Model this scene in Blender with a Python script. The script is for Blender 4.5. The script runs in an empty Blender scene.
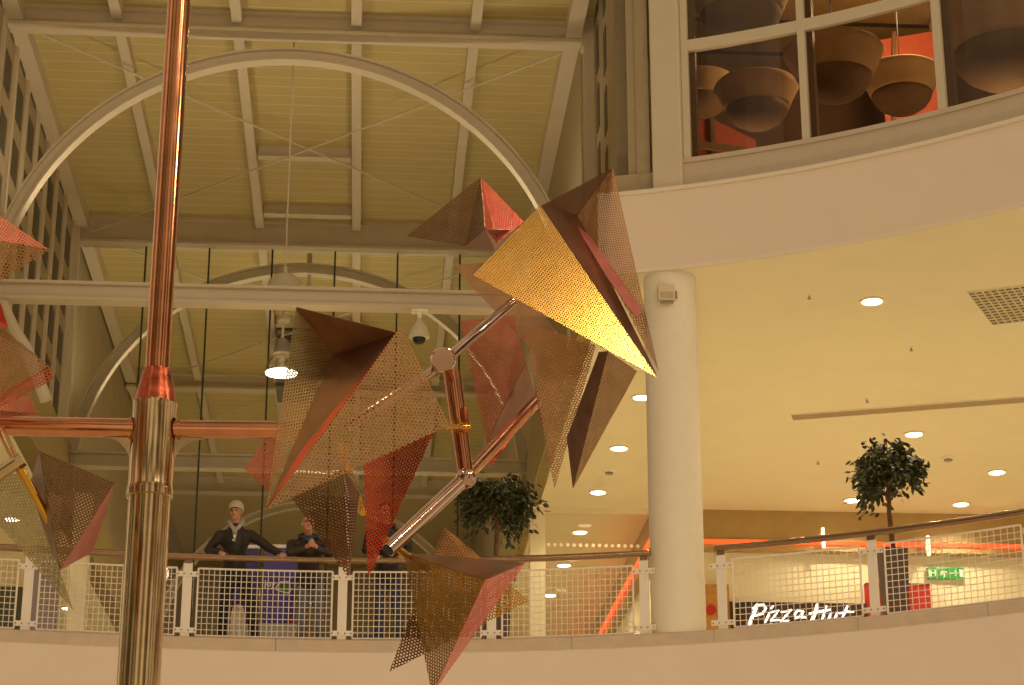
import bpy, bmesh, math, random
from mathutils import Vector, Matrix, noise
random.seed(7)
S = bpy.context.scene
C = S.collection
PI = math.pi
# ------------------------------------------------------------------ camera
EYE = Vector((0, 0, 1.6))
TH, PH, FPX = math.radians(4.0), math.radians(19.5), 2100.0
FW = Vector((math.sin(TH)*math.cos(PH), math.cos(TH)*math.cos(PH), math.sin(PH)))
RT = Vector((math.cos(TH), -math.sin(TH), 0))
UP = RT.cross(FW)
cam_d = bpy.data.cameras.new('camera')
cam = bpy.data.objects.new('camera', cam_d)
C.objects.link(cam)
cam_d.sensor_width = 36
cam_d.lens = FPX/1024*36
cam_d.clip_end = 300
cam.matrix_world = Matrix(((RT.x, UP.x, -FW.x, EYE.x), (RT.y, UP.y, -FW.y, EYE.y), (RT.z, UP.z, -FW.z, EYE.z), (0, 0, 0, 1)))
S.camera = cam

def ray(x, y): return FW*FPX + RT*(x-512) + UP*(342.5-y)
def ay(x, y, Y):
    d = ray(x, y); return EYE + d*(Y/d.y)

# ------------------------------------------------------------------ materials
def lin(h):
    h = h.lstrip('#'); o = []
    for i in (0, 2, 4):
        c = int(h[i:i+2], 16)/255
        o.append(c/12.92 if c <= .04045 else ((c+.055)/1.055)**2.4)
    return (*o, 1)

def mat(name, col, rough=.5, metal=0, var=.06, scale=6, bump=0, emit=None, estr=0, coat=0, rvar=0, spec=.5):
    m = bpy.data.materials.new(name); m.use_nodes = True
    nt = m.node_tree; N = nt.nodes; L = nt.links
    b = N['Principled BSDF']
    c = lin(col) if isinstance(col, str) else col
    tc = N.new('ShaderNodeTexCoord'); nz = N.new('ShaderNodeTexNoise')
    nz.inputs['Scale'].default_value = scale; nz.inputs['Detail'].default_value = 4
    L.new(tc.outputs['Object'], nz.inputs['Vector'])
    rp = N.new('ShaderNodeValToRGB')
    rp.color_ramp.elements[0].color = (*[v*(1-var) for v in c[:3]], 1)
    rp.color_ramp.elements[1].color = (*[min(1, v*(1+var)) for v in c[:3]], 1)
    rp.color_ramp.elements[0].position = .3; rp.color_ramp.elements[1].position = .7
    L.new(nz.outputs['Fac'], rp.inputs['Fac']); L.new(rp.outputs['Color'], b.inputs['Base Color'])
    b.inputs['Roughness'].default_value = rough; b.inputs['Metallic'].default_value = metal
    b.inputs['Specular IOR Level'].default_value = spec
    b.inputs['Coat Weight'].default_value = coat
    if rvar:
        mr = N.new('ShaderNodeMapRange'); mr.inputs['To Min'].default_value = max(.02, rough-rvar); mr.inputs['To Max'].default_value = rough+rvar
        L.new(nz.outputs['Fac'], mr.inputs['Value']); L.new(mr.outputs['Result'], b.inputs['Roughness'])
    if bump:
        bp = N.new('ShaderNodeBump'); bp.inputs['Strength'].default_value = bump; bp.inputs['Distance'].default_value = .01
        L.new(nz.outputs['Fac'], bp.inputs['Height']); L.new(bp.outputs['Normal'], b.inputs['Normal'])
    if emit:
        b.inputs['Emission Color'].default_value = lin(emit) if isinstance(emit, str) else emit
        b.inputs['Emission Strength'].default_value = estr
    return m

def math_node(nt, op, a, b=None):
    n = nt.nodes.new('ShaderNodeMath'); n.operation = op
    for i, v in enumerate((a, b)):
        if v is None: continue
        if isinstance(v, (int, float)): n.inputs[i].default_value = v
        else: nt.links.new(v, n.inputs[i])
    return n.outputs[0]

def perforated(name, col, rough=.28, pitch=.017, rad=.335, metal=1.0, var=.12, rvar=.05):
    """sheet metal drilled with a staggered grid of round holes (UV in metres)"""
    m = mat(name, col, rough, metal, var=var, scale=9, rvar=rvar)
    nt = m.node_tree; N = nt.nodes; L = nt.links
    uv = N.new('ShaderNodeUVMap'); uv.uv_map = 'sheet'
    sp = N.new('ShaderNodeSeparateXYZ'); L.new(uv.outputs['UV'], sp.inputs[0])
    r3 = 3**.5
    def d2(ou, ov):
        a = math_node(nt, 'SUBTRACT', math_node(nt, 'FRACT', math_node(nt, 'ADD', math_node(nt, 'DIVIDE', sp.outputs[0], pitch), ou)), .5)
        b = math_node(nt, 'MULTIPLY', math_node(nt, 'SUBTRACT', math_node(nt, 'FRACT', math_node(nt, 'ADD', math_node(nt, 'DIVIDE', sp.outputs[1], pitch*r3), ov)), .5), r3)
        return math_node(nt, 'ADD', math_node(nt, 'MULTIPLY', a, a), math_node(nt, 'MULTIPLY', b, b))
    dm = math_node(nt, 'MINIMUM', d2(100, 100), d2(100.5, 100.5))
    L.new(math_node(nt, 'GREATER_THAN', dm, rad*rad), N['Principled BSDF'].inputs['Alpha'])
    return m

def glass_mat(name, tint=(1, 1, 1, 1), refl=.08):
    m = bpy.data.materials.new(name); m.use_nodes = True
    nt = m.node_tree; N = nt.nodes; L = nt.links; N.remove(N['Principled BSDF'])
    t = N.new('ShaderNodeBsdfTransparent'); t.inputs[0].default_value = tint
    g = N.new('ShaderNodeBsdfGlossy'); g.inputs['Roughness'].default_value = .02
    fr = N.new('ShaderNodeFresnel'); fr.inputs[0].default_value = 1.5
    mx = N.new('ShaderNodeMixShader')
    L.new(math_node(nt, 'MULTIPLY', fr.outputs[0], refl*12), mx.inputs[0])
    L.new(t.outputs[0], mx.inputs[1]); L.new(g.outputs[0], mx.inputs[2])
    L.new(mx.outputs[0], N['Material Output'].inputs[0])
    return m

def lined(name, col, line, pitch=.36, axis=1, width=.06):
    """panelled surface with thin joint lines every «pitch» metres along an axis"""
    m = mat(name, col, .7, var=.05, scale=.8)
    nt = m.node_tree; N = nt.nodes; L = nt.links; b = N['Principled BSDF']
    src = b.inputs['Base Color'].links[0].from_socket
    tc = N.new('ShaderNodeTexCoord'); sp = N.new('ShaderNodeSeparateXYZ'); L.new(tc.outputs['Object'], sp.inputs[0])
    fr = math_node(nt, 'FRACT', math_node(nt, 'DIVIDE', math_node(nt, 'ADD', sp.outputs[axis], 100), pitch))
    k = math_node(nt, 'LESS_THAN', fr, width)
    mx = N.new('ShaderNodeMix'); mx.data_type = 'RGBA'
    L.new(k, mx.inputs['Factor']); L.new(src, mx.inputs['A']); mx.inputs['B'].default_value = lin(line)
    L.new(mx.outputs['Result'], b.inputs['Base Color'])
    return m

M = {}
M['plaster'] = mat('cream_plaster', '#e9dcc6', .8, var=.02, scale=2)
M['soffit'] = mat('soffit_paint', '#efe5bf', .8, var=.02, scale=1.5)
M['fascia'] = mat('fascia_paint', '#e8d5c2', .75, var=.02, scale=2)
M['kerb'] = mat('kerb_stone', '#cdb79f', .6, var=.06, scale=5)
M['column'] = mat('column_paint', '#ece2cc', .7, var=.02)
M['steel_white'] = mat('white_painted_steel', '#cdbfa4', .5, var=.03, scale=3)
M['rail_white'] = mat('white_powder_coat', '#efe3d2', .45, var=.02)
M['hall_ceiling'] = lined('hall_ceiling_panels', '#bfae74', '#d2c694', .36, 1, .07)
M['hall_wall'] = mat('hall_wall_panel', '#a99878', .7, var=.05)
M['dark_open'] = mat('dark_louvre', '#57503f', .6, var=.15)
M['tile'] = mat('pale_floor_tile', '#e8dec8', .45, var=.06, scale=3)
M['olive'] = mat('olive_render', '#a8955f', .8, var=.05)
M['beam_tan'] = mat('tan_fascia_panel', '#b99c63', .6, var=.05, scale=4)
M['cream_wall'] = mat('cream_shop_wall', '#f4e9c4', .7, var=.02)
M['brown_sign'] = mat('dark_brown_sign_board', '#3a2015', .5, var=.08)
M['wood'] = mat('honey_wood', '#c08a3e', .5, var=.15, scale=14)
M['red_panel'] = mat('red_panel', '#b3201a', .45, var=.05)
M['red_neon'] = mat('red_neon', '#ff3a10', .4, emit=(1, .06, .01, 1), estr=4)
M['white_glow'] = mat('white_sign_face', '#ffffff', .4, emit=(1, .93, .8, 1), estr=3)
M['lamp_glow'] = mat('lamp_glow', '#ffffff', .4, emit=(1, .88, .6, 1), estr=14)
M['slim_glow'] = mat('slim_lamp_glow', '#ffffff', .4, emit=(1, .85, .5, 1), estr=2.5)  # glow for the glints on the bulkhead
M['trim_white'] = mat('lamp_trim', '#f2ead8', .4)
M['grey_metal'] = mat('grey_metal', '#9a8f80', .4, .6)
M['rail_metal'] = mat('handrail_bronze', '#a5876a', .22, .9, var=.1)
M['black'] = mat('black_plastic', '#1a1714', .5)
M['green_sign'] = mat('green_sign_face', '#2f8f3c', .4, emit=(.05, .42, .07, 1), estr=.35)
M['pale_sign'] = mat('pale_sign_mark', '#f0f4d8', .4, emit=(.8, .85, .6, 1), estr=.5)
M['glass'] = glass_mat('hall_glass', (.97, .97, .94, 1), .05)
M['rglass'] = glass_mat('restaurant_glass', (.8, .74, .64, 1), .06)
M['joint'] = mat('glass_joint_green', '#2c3420', .4)
M['frosted_dot'] = mat('frosted_dot', '#f6ecd0', .6, emit=(1, .85, .55, 1), estr=.15)
# sculpture metals; shade and reflections on one metal put into separate colours
M['brass'] = perforated('perforated_brass', '#cfa050', .26, rad=.33, var=.04, rvar=.015)
M['copper'] = perforated('perforated_copper', '#cf9e70', .38)
M['rose'] = perforated('perforated_rose_copper', '#dc8468', .38)  # rosy light on the sheets put into the colour
M['bronze'] = perforated('perforated_bronze', '#8a6645', .36)  # dark surroundings mirrored in the sheet, put into its colour
M['nickel'] = perforated('perforated_nickel', '#cfc08c', .42, rad=.33)
M['old_brass'] = perforated('perforated_old_brass', '#a88345', .38)
M['bronze_plate'] = mat('polished_bronze_plate', '#8f6850', .28, 1, var=.2, scale=7)  # unlit inner faces, their shade put into the colour
M['rose_plate'] = mat('rose_copper_plate', '#c97a6e', .42, 1, var=.12, scale=9)  # pink reflection put into the plate colour
M['red_plate'] = mat('red_copper_plate', '#c9492f', .28, 1, var=.15, scale=9)  # red reflection put into the plate colour
M['tube_copper'] = mat('polished_copper_tube', '#cf9068', .15, 1, var=.12, scale=8, rvar=.05)
M['tube_steel'] = mat('warm_steel_tube', '#cdb48a', .16, 1, var=.16, scale=6, rvar=.08)
M['tube_chrome'] = mat('chrome_tube', '#c8a894', .1, 1, var=.06)
M['brass_rod'] = mat('brass_rod', '#d8a440', .2, 1)
M['mottled'] = mat('tarnished_copper', '#a8563c', .3, 1, var=.5, scale=16, bump=.3, rvar=.1)

# ------------------------------------------------------------------ mesh helpers
def bx(bm, c, s, rot=None):
    """box: centre c, full size s"""
    r = bmesh.ops.create_cube(bm, size=1)
    mt = Matrix.Translation(Vector(c)) @ (rot.to_4x4() if rot else Matrix()) @ Matrix.Diagonal((*s, 1))
    bmesh.ops.transform(bm, matrix=mt, verts=r['verts'])
    return r['verts']

def box2(bm, a, b):
    return bx(bm, [(a[i]+b[i])/2 for i in range(3)], [abs(b[i]-a[i]) for i in range(3)])

def frame_of(d):
    d = d.normalized(); a = Vector((0, 0, 1)) if abs(d.z) < .95 else Vector((0, 1, 0))
    x = d.cross(a).normalized(); return x, x.cross(d).normalized()

def tube(bm, pts, r, seg=12, cap=True):
    """tube through points; r a number or one radius per point"""
    pts = [Vector(p) for p in pts]; n = len(pts)
    rs = r if isinstance(r, (list, tuple)) else [r]*n
    rings = []; px = None
    for i, p in enumerate(pts):
        d = (pts[min(i+1, n-1)]-pts[max(i-1, 0)])
        x, y = frame_of(d)
        if px is not None:
            x = (px-d.normalized()*px.dot(d.normalized())).normalized(); y = x.cross(d.normalized())
        px = x
        rings.append([bm.verts.new(p+(x*math.cos(2*PI*k/seg)+y*math.sin(2*PI*k/seg))*rs[i]) for k in range(seg)])
    for a, b in zip(rings, rings[1:]):
        for k in range(seg): bm.faces.new((a[k], a[(k+1) % seg], b[(k+1) % seg], b[k]))
    if cap:
        bm.faces.new(rings[0][::-1]); bm.faces.new(rings[-1])

def bar(bm, a, b, w, h):
    """rectangular bar from a to b, width w (sideways), height h"""
    a, b = Vector(a), Vector(b); d = b-a
    x, y = frame_of(d); ms = []
    for p in (a, b):
        ms.append([bm.verts.new(p+x*sx*w/2+y*sy*h/2) for sx, sy in ((-1, -1), (1, -1), (1, 1), (-1, 1))])
    for k in range(4): bm.faces.new((ms[0][k], ms[0][(k+1) % 4], ms[1][(k+1) % 4], ms[1][k]))
    bm.faces.new(ms[0][::-1]); bm.faces.new(ms[1])

def lathe(bm, prof, c, seg=24, axis='z'):
    c = Vector(c); rings = []
    for r, z in prof:
        r = max(r, 1e-4)
        rings.append([bm.verts.new(c+Vector((r*math.cos(2*PI*k/seg), r*math.sin(2*PI*k/seg), z)) if axis == 'z'
                      else c+Vector((r*math.cos(2*PI*k/seg), z, r*math.sin(2*PI*k/seg)))) for k in range(seg)])
    for a, b in zip(rings, rings[1:]):
        for k in range(seg): bm.faces.new((a[k], a[(k+1) % seg], b[(k+1) % seg], b[k]))
    bm.faces.new(rings[0][::-1]); bm.faces.new(rings[-1])

def prism(bm, pts, d):
    """closed polygon pts extruded by vector d"""
    d = Vector(d); a = [bm.verts.new(Vector(p)) for p in pts]; b = [bm.verts.new(Vector(p)+d) for p in pts]
    n = len(pts)
    for k in range(n): bm.faces.new((a[k], a[(k+1) % n], b[(k+1) % n], b[k]))
    bm.faces.new(a[::-1]); bm.faces.new(b)

def ball(bm, c, r, sub=2, rot=None):
    rr = r if isinstance(r, (tuple, list)) else (r, r, r)
    q = bmesh.ops.create_icosphere(bm, subdivisions=sub, radius=1)
    bmesh.ops.transform(bm, matrix=Matrix.Translation(Vector(c)) @ (rot.to_4x4() if rot else Matrix()) @ Matrix.Diagonal((*rr, 1)), verts=q['verts'])

def obj(name, bm, m, parent=None, smooth=False, bevel=0, uvs=False, mods=None):
    bmesh.ops.recalc_face_normals(bm, faces=bm.faces)
    me = bpy.data.meshes.new(name)
    if parent is not None:
        p = parent; off = Vector((0, 0, 0))
        while p is not None: off += p.location; p = p.parent
        bmesh.ops.translate(bm, vec=-off, verts=bm.verts)
    bm.to_mesh(me); bm.free()
    o = bpy.data.objects.new(name, me); C.objects.link(o)
    me.materials.append(M[m] if isinstance(m, str) else m)
    if smooth:
        me.polygons.foreach_set('use_smooth', [True]*len(me.polygons))
        if smooth != 'all':
            try: me.set_sharp_from_angle(angle=math.radians(38))
            except Exception: pass
    if bevel:
        bv = o.modifiers.new('bevel', 'BEVEL'); bv.width = bevel; bv.segments = 2; bv.limit_method = 'ANGLE'
    if parent is not None: o.parent = parent
    return o

def NB(): return bmesh.new()

def tag(o, label, cat, group=None, kind=None):
    o['label'] = label; o['category'] = cat
    if group: o['group'] = group
    if kind: o['kind'] = kind
    return o

def thing(name, label, cat, loc, group=None):
    o = bpy.data.objects.new(name, None); C.objects.link(o); o.location = Vector(loc); o.empty_display_size = .1
    return tag(o, label, cat, group)

def struct(name, bm, m, parent=None, label=None, cat=None, **k):
    o = obj(name, bm, m, parent, **k)
    if parent is None:
        o['kind'] = 'structure'
        o['label'] = label or name.replace('_', ' '); o['category'] = cat or name.split('_')[0]
    return o

def dup(root, loc, label, group=None):
    r = root.copy(); C.objects.link(r); r.location = Vector(loc); r['label'] = label
    if group: r['group'] = group
    for ch in list(root.children):
        c = ch.copy(); C.objects.link(c); c.parent = r
        for g in list(ch.children):
            d = g.copy(); C.objects.link(d); d.parent = c
    return r

# ------------------------------------------------------------------ place: levels and lines
ZF, ZC, ZH = 7.16, 12.3, 18.2        # balcony floor, gallery soffit, hall ceiling
XL, XR = -6.05, 3.3                  # hall walls
def edge(x):                         # plan curve of the ring-shaped balcony edge
    if x > 9: return edge(9)-(x-9)*1.0
    return 27.716-.04396*x-.0327*x*x-.001286*x**3
def edge_n(x):
    d = (edge(x+.01)-edge(x-.01))/.02; v = Vector((-d, 1, 0)); return v.normalized()   # away from the atrium
def ep(x, off, z):
    n = edge_n(x); return Vector((x+n.x*off, edge(x)+n.y*off, z))
def strip(bm, x0, x1, sec, step=.25):
    """solid swept along the balcony edge; sec = closed section [(offset, z)]"""
    n = max(1, int(math.ceil((x1-x0)/step))); rings = []
    for i in range(n+1):
        x = x0+(x1-x0)*i/n
        rings.append([bm.verts.new(ep(x, o, z)) for o, z in sec])
    k = len(sec)
    for a, b in zip(rings, rings[1:]):
        for j in range(k): bm.faces.new((a[j], a[(j+1) % k], b[(j+1) % k], b[j]))
    bm.faces.new(rings[0][::-1]); bm.faces.new(rings[-1])
def rect(o0, o1, z0, z1): return [(o0, z0), (o1, z0), (o1, z1), (o0, z1)]

# ------------------------------------------------------------------ setting: floors, soffits, fascias
bm = NB(); box2(bm, (-16, -6, -.2), (18, 45, 0)); struct('floor', bm, 'tile', label='pale tiled ground floor of the atrium', cat='floor')
bm = NB()
N_ = 60; top = []
pts = [ep(-14+i*(24/N_), .3, ZF-.25) for i in range(N_+1)]+[Vector((16, edge(10)-3, ZF-.25)), Vector((16, 72, ZF-.25)), Vector((-14, 72, ZF-.25))]
prism(bm, pts, (0, 0, .25)); struct('floor', bm, 'tile', label='pale tiled floor of the balcony and hall', cat='floor')
bm = NB(); strip(bm, -9, 12, [(0, 7.03), (.42, 7.03), (.42, 7.2), (0.02, 7.2), (0, 7.18)])
struct('trim_1', bm, 'kerb', label='stone kerb along the balcony edge', cat='kerb')
bm = NB()
for x in (-7.2, -5.2, -3.2, -1.2, .8, 2.7, 4.5, 6.2, 7.6): bx(bm, ep(x, .002, 7.115), (.012, .012, .165))
struct('trim_2', bm, 'grey_metal', label='joints of the stone kerb', cat='kerb')
bm = NB(); strip(bm, -9, 12, [(-.035, 5.7), (.4, 5.7), (.4, 7.03), (-.01, 7.03), (-.03, 7.01)])
struct('wall_balcony', bm, 'fascia', label='smooth cream fascia below the balcony kerb', cat='wall')
# upper ring: soffit, fascia, lip
bm = NB()
pts = [Vector((3.1, edge(3.1)+.05, ZC))]+[ep(3.2+i*.25, .05, ZC) for i in range(32)]+[Vector((16, edge(11.2), ZC)), Vector((16, 54, ZC)), Vector((3.1, 54, ZC))]
prism(bm, pts, (0, 0, .3)); struct('ceiling', bm, 'soffit', label='cream gallery soffit with downlights', cat='ceiling')
bm = NB(); box2(bm, (-14, 27.9, ZC), (XL+.12, 54, ZC+.3)); struct('ceiling', bm, 'soffit', label='cream soffit of the gallery on the left of the hall', cat='ceiling')
bm = NB(); strip(bm, 3.12, 12, [(0, ZC-.01), (.05, ZC-.01), (.05, 13.46), (0, 13.46)]); struct('wall_upper_ring', bm, 'fascia', label='smooth curved fascia of the upper gallery', cat='wall')
bm = NB(); strip(bm, 3.12, 12, [(-.03, 13.46), (.5, 13.46), (.5, 13.52), (-.03, 13.52), (-.045, 13.49)]); struct('trim_3', bm, 'plaster', label='lip on top of the curved fascia', cat='trim')
bm = NB(); strip(bm, 3.12, 12, [(-.012, ZC-.02), (.06, ZC-.02), (.06, ZC+.03), (-.012, ZC+.03)]); struct('trim_4', bm, 'plaster', label='bead along the lower edge of the curved fascia', cat='trim')
bm = NB(); box2(bm, (3.08, 27.4, ZC), (3.3, 54, 13.5)); struct('wall_hall_right_fascia', bm, 'olive', label='gallery fascia along the right side of the hall', cat='wall')
bm = NB(); box2(bm, (XL-.2, 27.9, ZC), (XL+.14, 54, 13.5)); struct('wall_hall_left_fascia', bm, 'olive', label='gallery fascia along the left side of the hall', cat='wall')

# round column
bm = NB(); lathe(bm, [(.365, 7.03), (.365, ZC)], (4.13, 27.32, 0), 48)
column = struct('column', bm, 'column', label='round cream column on the balcony edge', cat='column', smooth=True)

# ------------------------------------------------------------------ hall: ceiling, walls, beams
bm = NB(); box2(bm, (XL-.3, 26.2, ZH), (XR+.5, 70, ZH+.2)); struct('ceiling', bm, 'hall_ceiling', label='panelled olive ceiling of the tall hall', cat='ceiling')
bm = NB()
for x in (-4.29, -2.35, -.4, 1.55):
    for a, b in ((26.3, 30.85), (31.15, 39.6), (40.0, 49.5), (49.9, 58.8)): box2(bm, (x-.085, a, ZH-.22), (x+.085, b, ZH))
struct('trim_5', bm, 'steel_white', label='long steel rafters under the hall ceiling', cat='rafter')
bm = NB()
for x0, x1 in ((XL, XL+.26), (XR-.26, XR)):
    box2(bm, (x0, 26.3, ZH-.3), (x1, 58.8, ZH))
struct('trim_6', bm, 'steel_white', label='edge beams where the hall ceiling meets the walls', cat='beam')
bm = NB()
for Y, zb in ((31, 17.83), (39.8, 17.62), (49.7, 17.8), (59, 17.7)):
    box2(bm, (XL, Y-.07, zb+.06), (XR, Y+.07, ZH+.0)); box2(bm, (XL, Y-.17, zb), (XR, Y+.17, zb+.06))
    box2(bm, (XL, Y-.17, ZH-.06), (XR, Y+.17, ZH))
struct('trim_7', bm, 'steel_white', label='deep cross beams of the hall ceiling', cat='beam')
bm = NB()
for Y, x0, x1 in ((36.15, -2.24, -.51), (38.9, -2.24, -.51), (45.4, -2.24, -.51), (28.9, -.3, 1.45)): box2(bm, (x0, Y-.06, ZH-.2), (x1, Y+.06, ZH)); box2(bm, (x0, Y-.1, ZH-.22), (x1, Y+.1, ZH-.19))
struct('trim_8', bm, 'steel_white', label='short purlins between the rafters', cat='purlin')
bm = NB()
for Y0, Y1 in ((31.2, 39.6), (40.1, 49.5)):
    tube(bm, [(XL+.5, Y0, 17.85), (XR-.3, Y1, 17.85)], .018, 6); tube(bm, [(XR-.3, Y0, 17.8), (XL+.3, Y1, 17.8)], .018, 6)
struct('trim_9', bm, 'steel_white', label='crossed bracing rods under the hall ceiling', cat='rod')
# arches with their tie beams
def arch(Y, name, label, cx=-1.42, R=4.55, zc=12.9, tie=True):
    bm = NB(); n = 64
    for r0, r1, w in ((R-.08, R+.08, .08), (R-.11, R-.075, .22), (R+.075, R+.11, .22)):
        a0, a1 = math.radians(-4), math.radians(184); prev = None
        for i in range(n+1):
            a = a0+(a1-a0)*i/n; c_, s_ = math.cos(a), math.sin(a)
            ring = [bm.verts.new((cx+r*c_, Y+y, zc+r*s_)) for r, y in ((r0, -w/2), (r1, -w/2), (r1, w/2), (r0, w/2))]
            if prev:
                for k in range(4): bm.faces.new((prev[k], prev[(k+1) % 4], ring[(k+1) % 4], ring[k]))
            else: bm.faces.new(ring[::-1])
            prev = ring
        bm.faces.new(prev)
    if tie:
        box2(bm, (XL, Y-.05, 13.12), (XR, Y+.05, 13.4)); box2(bm, (XL, Y-.14, 13.1), (XR, Y+.14, 13.15)); box2(bm, (XL, Y-.14, 13.36), (XR, Y+.14, 13.41))
    return struct(name, bm, 'steel_white', label=label, cat='arch')
a1 = arch(31, 'roof_arch', 'nearest steel roof arch with its tie beam', R=4.58)
bm = NB(); tube(bm, [ay(-8, 285, 31), ay(3, 306, 31), ay(13, 328, 31), ay(27, 350, 31), ay(46, 400, 31)], .1, 10)
struct('trim_10', bm, 'steel_white', label='curved bracket below the tie beam at the left wall', cat='bracket')
arch(40.35, 'roof_arch', 'second steel roof arch seen through the glass', R=4.5)
arch(59, 'roof_arch', 'farthest steel roof arch low behind the railing', R=4.55)
bm = NB()
for Y in (40.35,): tube(bm, [(-1.35, Y, 18.0), (-1.35, Y, 16.6)], .05, 8); lathe(bm, [(.02, 16.35), (.09, 16.5), (.09, 16.7), (.05, 16.8)], (-1.35, Y, 0), 12)
struct('trim_11', bm, 'steel_white', label='hanger at the crown of the second arch', cat='hanger')
# left and right lattice walls
bm = NB(); box2(bm, (XL-.25, 28, 13.4), (XL, 39.7, ZH)); struct('wall_left', bm, 'hall_wall', label='left hall wall with upright louvres', cat='wall')
bm = NB()
for i in range(9):
    for j in range(5): box2(bm, (XL-.05, 28.5+i*1.25, 13.75+j*1.02), (XL+.012, 29.05+i*1.25, 14.4+j*1.02))
struct('wall_left_louvres', bm, 'dark_open', label='dark upright louvres in the left hall wall', cat='wall')
bm = NB()
for i in range(10): box2(bm, (XL, 28.02+i*1.25, 13.4), (XL+.05, 28.16+i*1.25, ZH))
struct('trim_25', bm, 'steel_white', label='upright ribs between the louvres of the left hall wall', cat='trim')
bm = NB(); box2(bm, (3.5, 28.0, 13.4), (3.8, 30.95, ZH+1.5)); struct('wall_right', bm, 'hall_wall', label='right hall wall with narrow upright slits', cat='wall')
bm = NB()
for Y, z0 in ((30.05, 13.9), (29.05, 14.4)):
    for j in range(5): box2(bm, (3.488, Y, z0+j*1.03), (3.6, Y+.32, z0+.74+j*1.03))
struct('wall_right_slits', bm, 'dark_open', label='narrow dark slits in the right hall wall', cat='wall')
bm = NB(); box2(bm, (XR, 31, 12.5), (XR+.2, 70, ZH)); struct('wall_right', bm, 'hall_wall', label='plain right hall wall behind the post', cat='wall')
bm = NB(); box2(bm, (XL-.25, 39.7, 13.4), (XL-.05, 70, ZH)); struct('wall_left', bm, 'hall_wall', label='left hall wall beyond the glass', cat='wall')
bm = NB(); box2(bm, (3.34, 30.75, 12.4), (3.62, 31.05, ZH+1)); box2(bm, (3.3, 30.7, 17.7), (3.66, 31.0, 18.4)); box2(bm, (3.62, 30.6, 12.4), (3.72, 30.7, ZH+1)); struct('trim_12', bm, 'steel_white', label='tall steel post at the right end of the first cross beam', cat='post')
bm = NB(); box2(bm, (XL-.05, 39.25, 7.2), (XL+.04, 39.75, ZH)); box2(bm, (XL+.04, 39.5, 7.2), (XL+.12, 39.75, ZH)); struct('trim_13', bm, 'steel_white', label='steel corner post at the far left of the hall', cat='post')
bm = NB(); box2(bm, (XL, 69.8, ZF), (XR, 70, ZH)); struct('wall_back', bm, 'olive', label='end wall far beyond the hall glass', cat='wall')
# glazed screen across the hall
wg = thing('window_1', 'tall glazed screen across the hall', 'window', (-1.4, 39.85, ZF)); wg['kind'] = 'structure'
xs = [-5.9+i*1.27 for i in range(7)]+[XR]
for i, (x0, x1) in enumerate(zip(xs, xs[1:])):
    bm = NB(); box2(bm, (x0+.008, 39.84, ZF), (x1-.008, 39.852, 17.62)); obj('pane', bm, 'glass', wg)
bm = NB()
for x in xs[1:-1]: box2(bm, (x-.018, 39.83, ZF), (x+.018, 39.86, 17.62))
obj('joint', bm, 'joint', wg)
# dark vent box beyond the glass
t = thing('ventilation_box', 'dark slatted ventilation box hung behind the crown of the second arch', 'vent', (-1.3, 46.2, 17.0))
bm = NB(); box2(bm, (-2.2, 45.6, 16.6), (-.4, 46.8, 18.2)); obj('housing', bm, 'dark_open', t)
bm = NB()
for z in (16.7, 16.98, 17.26, 17.54, 17.82): box2(bm, (-2.22, 45.52, z), (-.38, 45.6, z+.1))
obj('louvre', bm, 'grey_metal', t)

# ------------------------------------------------------------------ galleries behind the railing
bm = NB(); prism(bm, [(5.55, 39.7, 11.5), (16, 39.7, 11.5), (16, 54, 11.5), (5.55, 54, 11.5)], (0, 0, ZC-11.5)); struct('wall_bulkhead', bm, 'beam_tan', label='tan bulkhead above the shop front', cat='wall')
bm = NB(); prism(bm, [(5.75, 39.95, ZF), (16, 39.95, ZF), (16, 54, ZF), (5.75, 54, ZF)], (0, 0, 11.5-ZF)); struct('wall_shop', bm, 'cream_wall', label='cream shop wall below the bulkhead', cat='wall')
bm = NB(); prism(bm, [(-16, 39.7, 11.5), (-8.35, 39.7, 11.5), (-8.35, 54, 11.5), (-16, 54, 11.5)], (0, 0, ZC-11.5)); struct('wall_bulkhead_left', bm, 'beam_tan', label='bulkhead of the left gallery', cat='wall')
bm = NB(); box2(bm, (-16, 40, ZF), (-8.4, 40.2, 11.5)); struct('wall_shop_left', bm, 'cream_wall', label='cream wall of the left gallery', cat='wall')
bm = NB(); box2(bm, (3.1, 39.74, 12.2), (5.6, 39.9, ZC)); struct('trim_14', bm, 'soffit', label='header across the gallery passage', cat='trim')
bm = NB(); box2(bm, (3.12, 39.6, ZF), (3.42, 39.95, ZC)); struct('trim_15', bm, 'cream_wall', label='cream pilaster at the corner of hall and passage', cat='pilaster')
bm = NB(); box2(bm, (-5.62, 39.3, ZF), (-5.3, 39.6, ZC)); struct('trim_16', bm, 'cream_wall', label='pale pilaster at the left gallery corner', cat='pilaster')
bm = NB(); box2(bm, (-6.4, 39.2, ZF), (-5.85, 39.65, 10.9)); struct('trim_17', bm, mat('mauve_pillar', '#8a7a80', .6), label='grey mauve pillar behind the left railing', cat='pillar')
bm = NB(); box2(bm, (-9, 39.3, ZF), (-6.48, 39.6, 10.45)); struct('trim_18', bm, mat('dark_shop_glass', '#3d3f2e', .2), label='dark shop window behind the left railing', cat='window')
bm = NB(); box2(bm, (3.1, 53.8, ZF), (5.6, 54, ZC)); struct('wall_passage_end', bm, 'soffit', label='far end of the passage', cat='wall')
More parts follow.
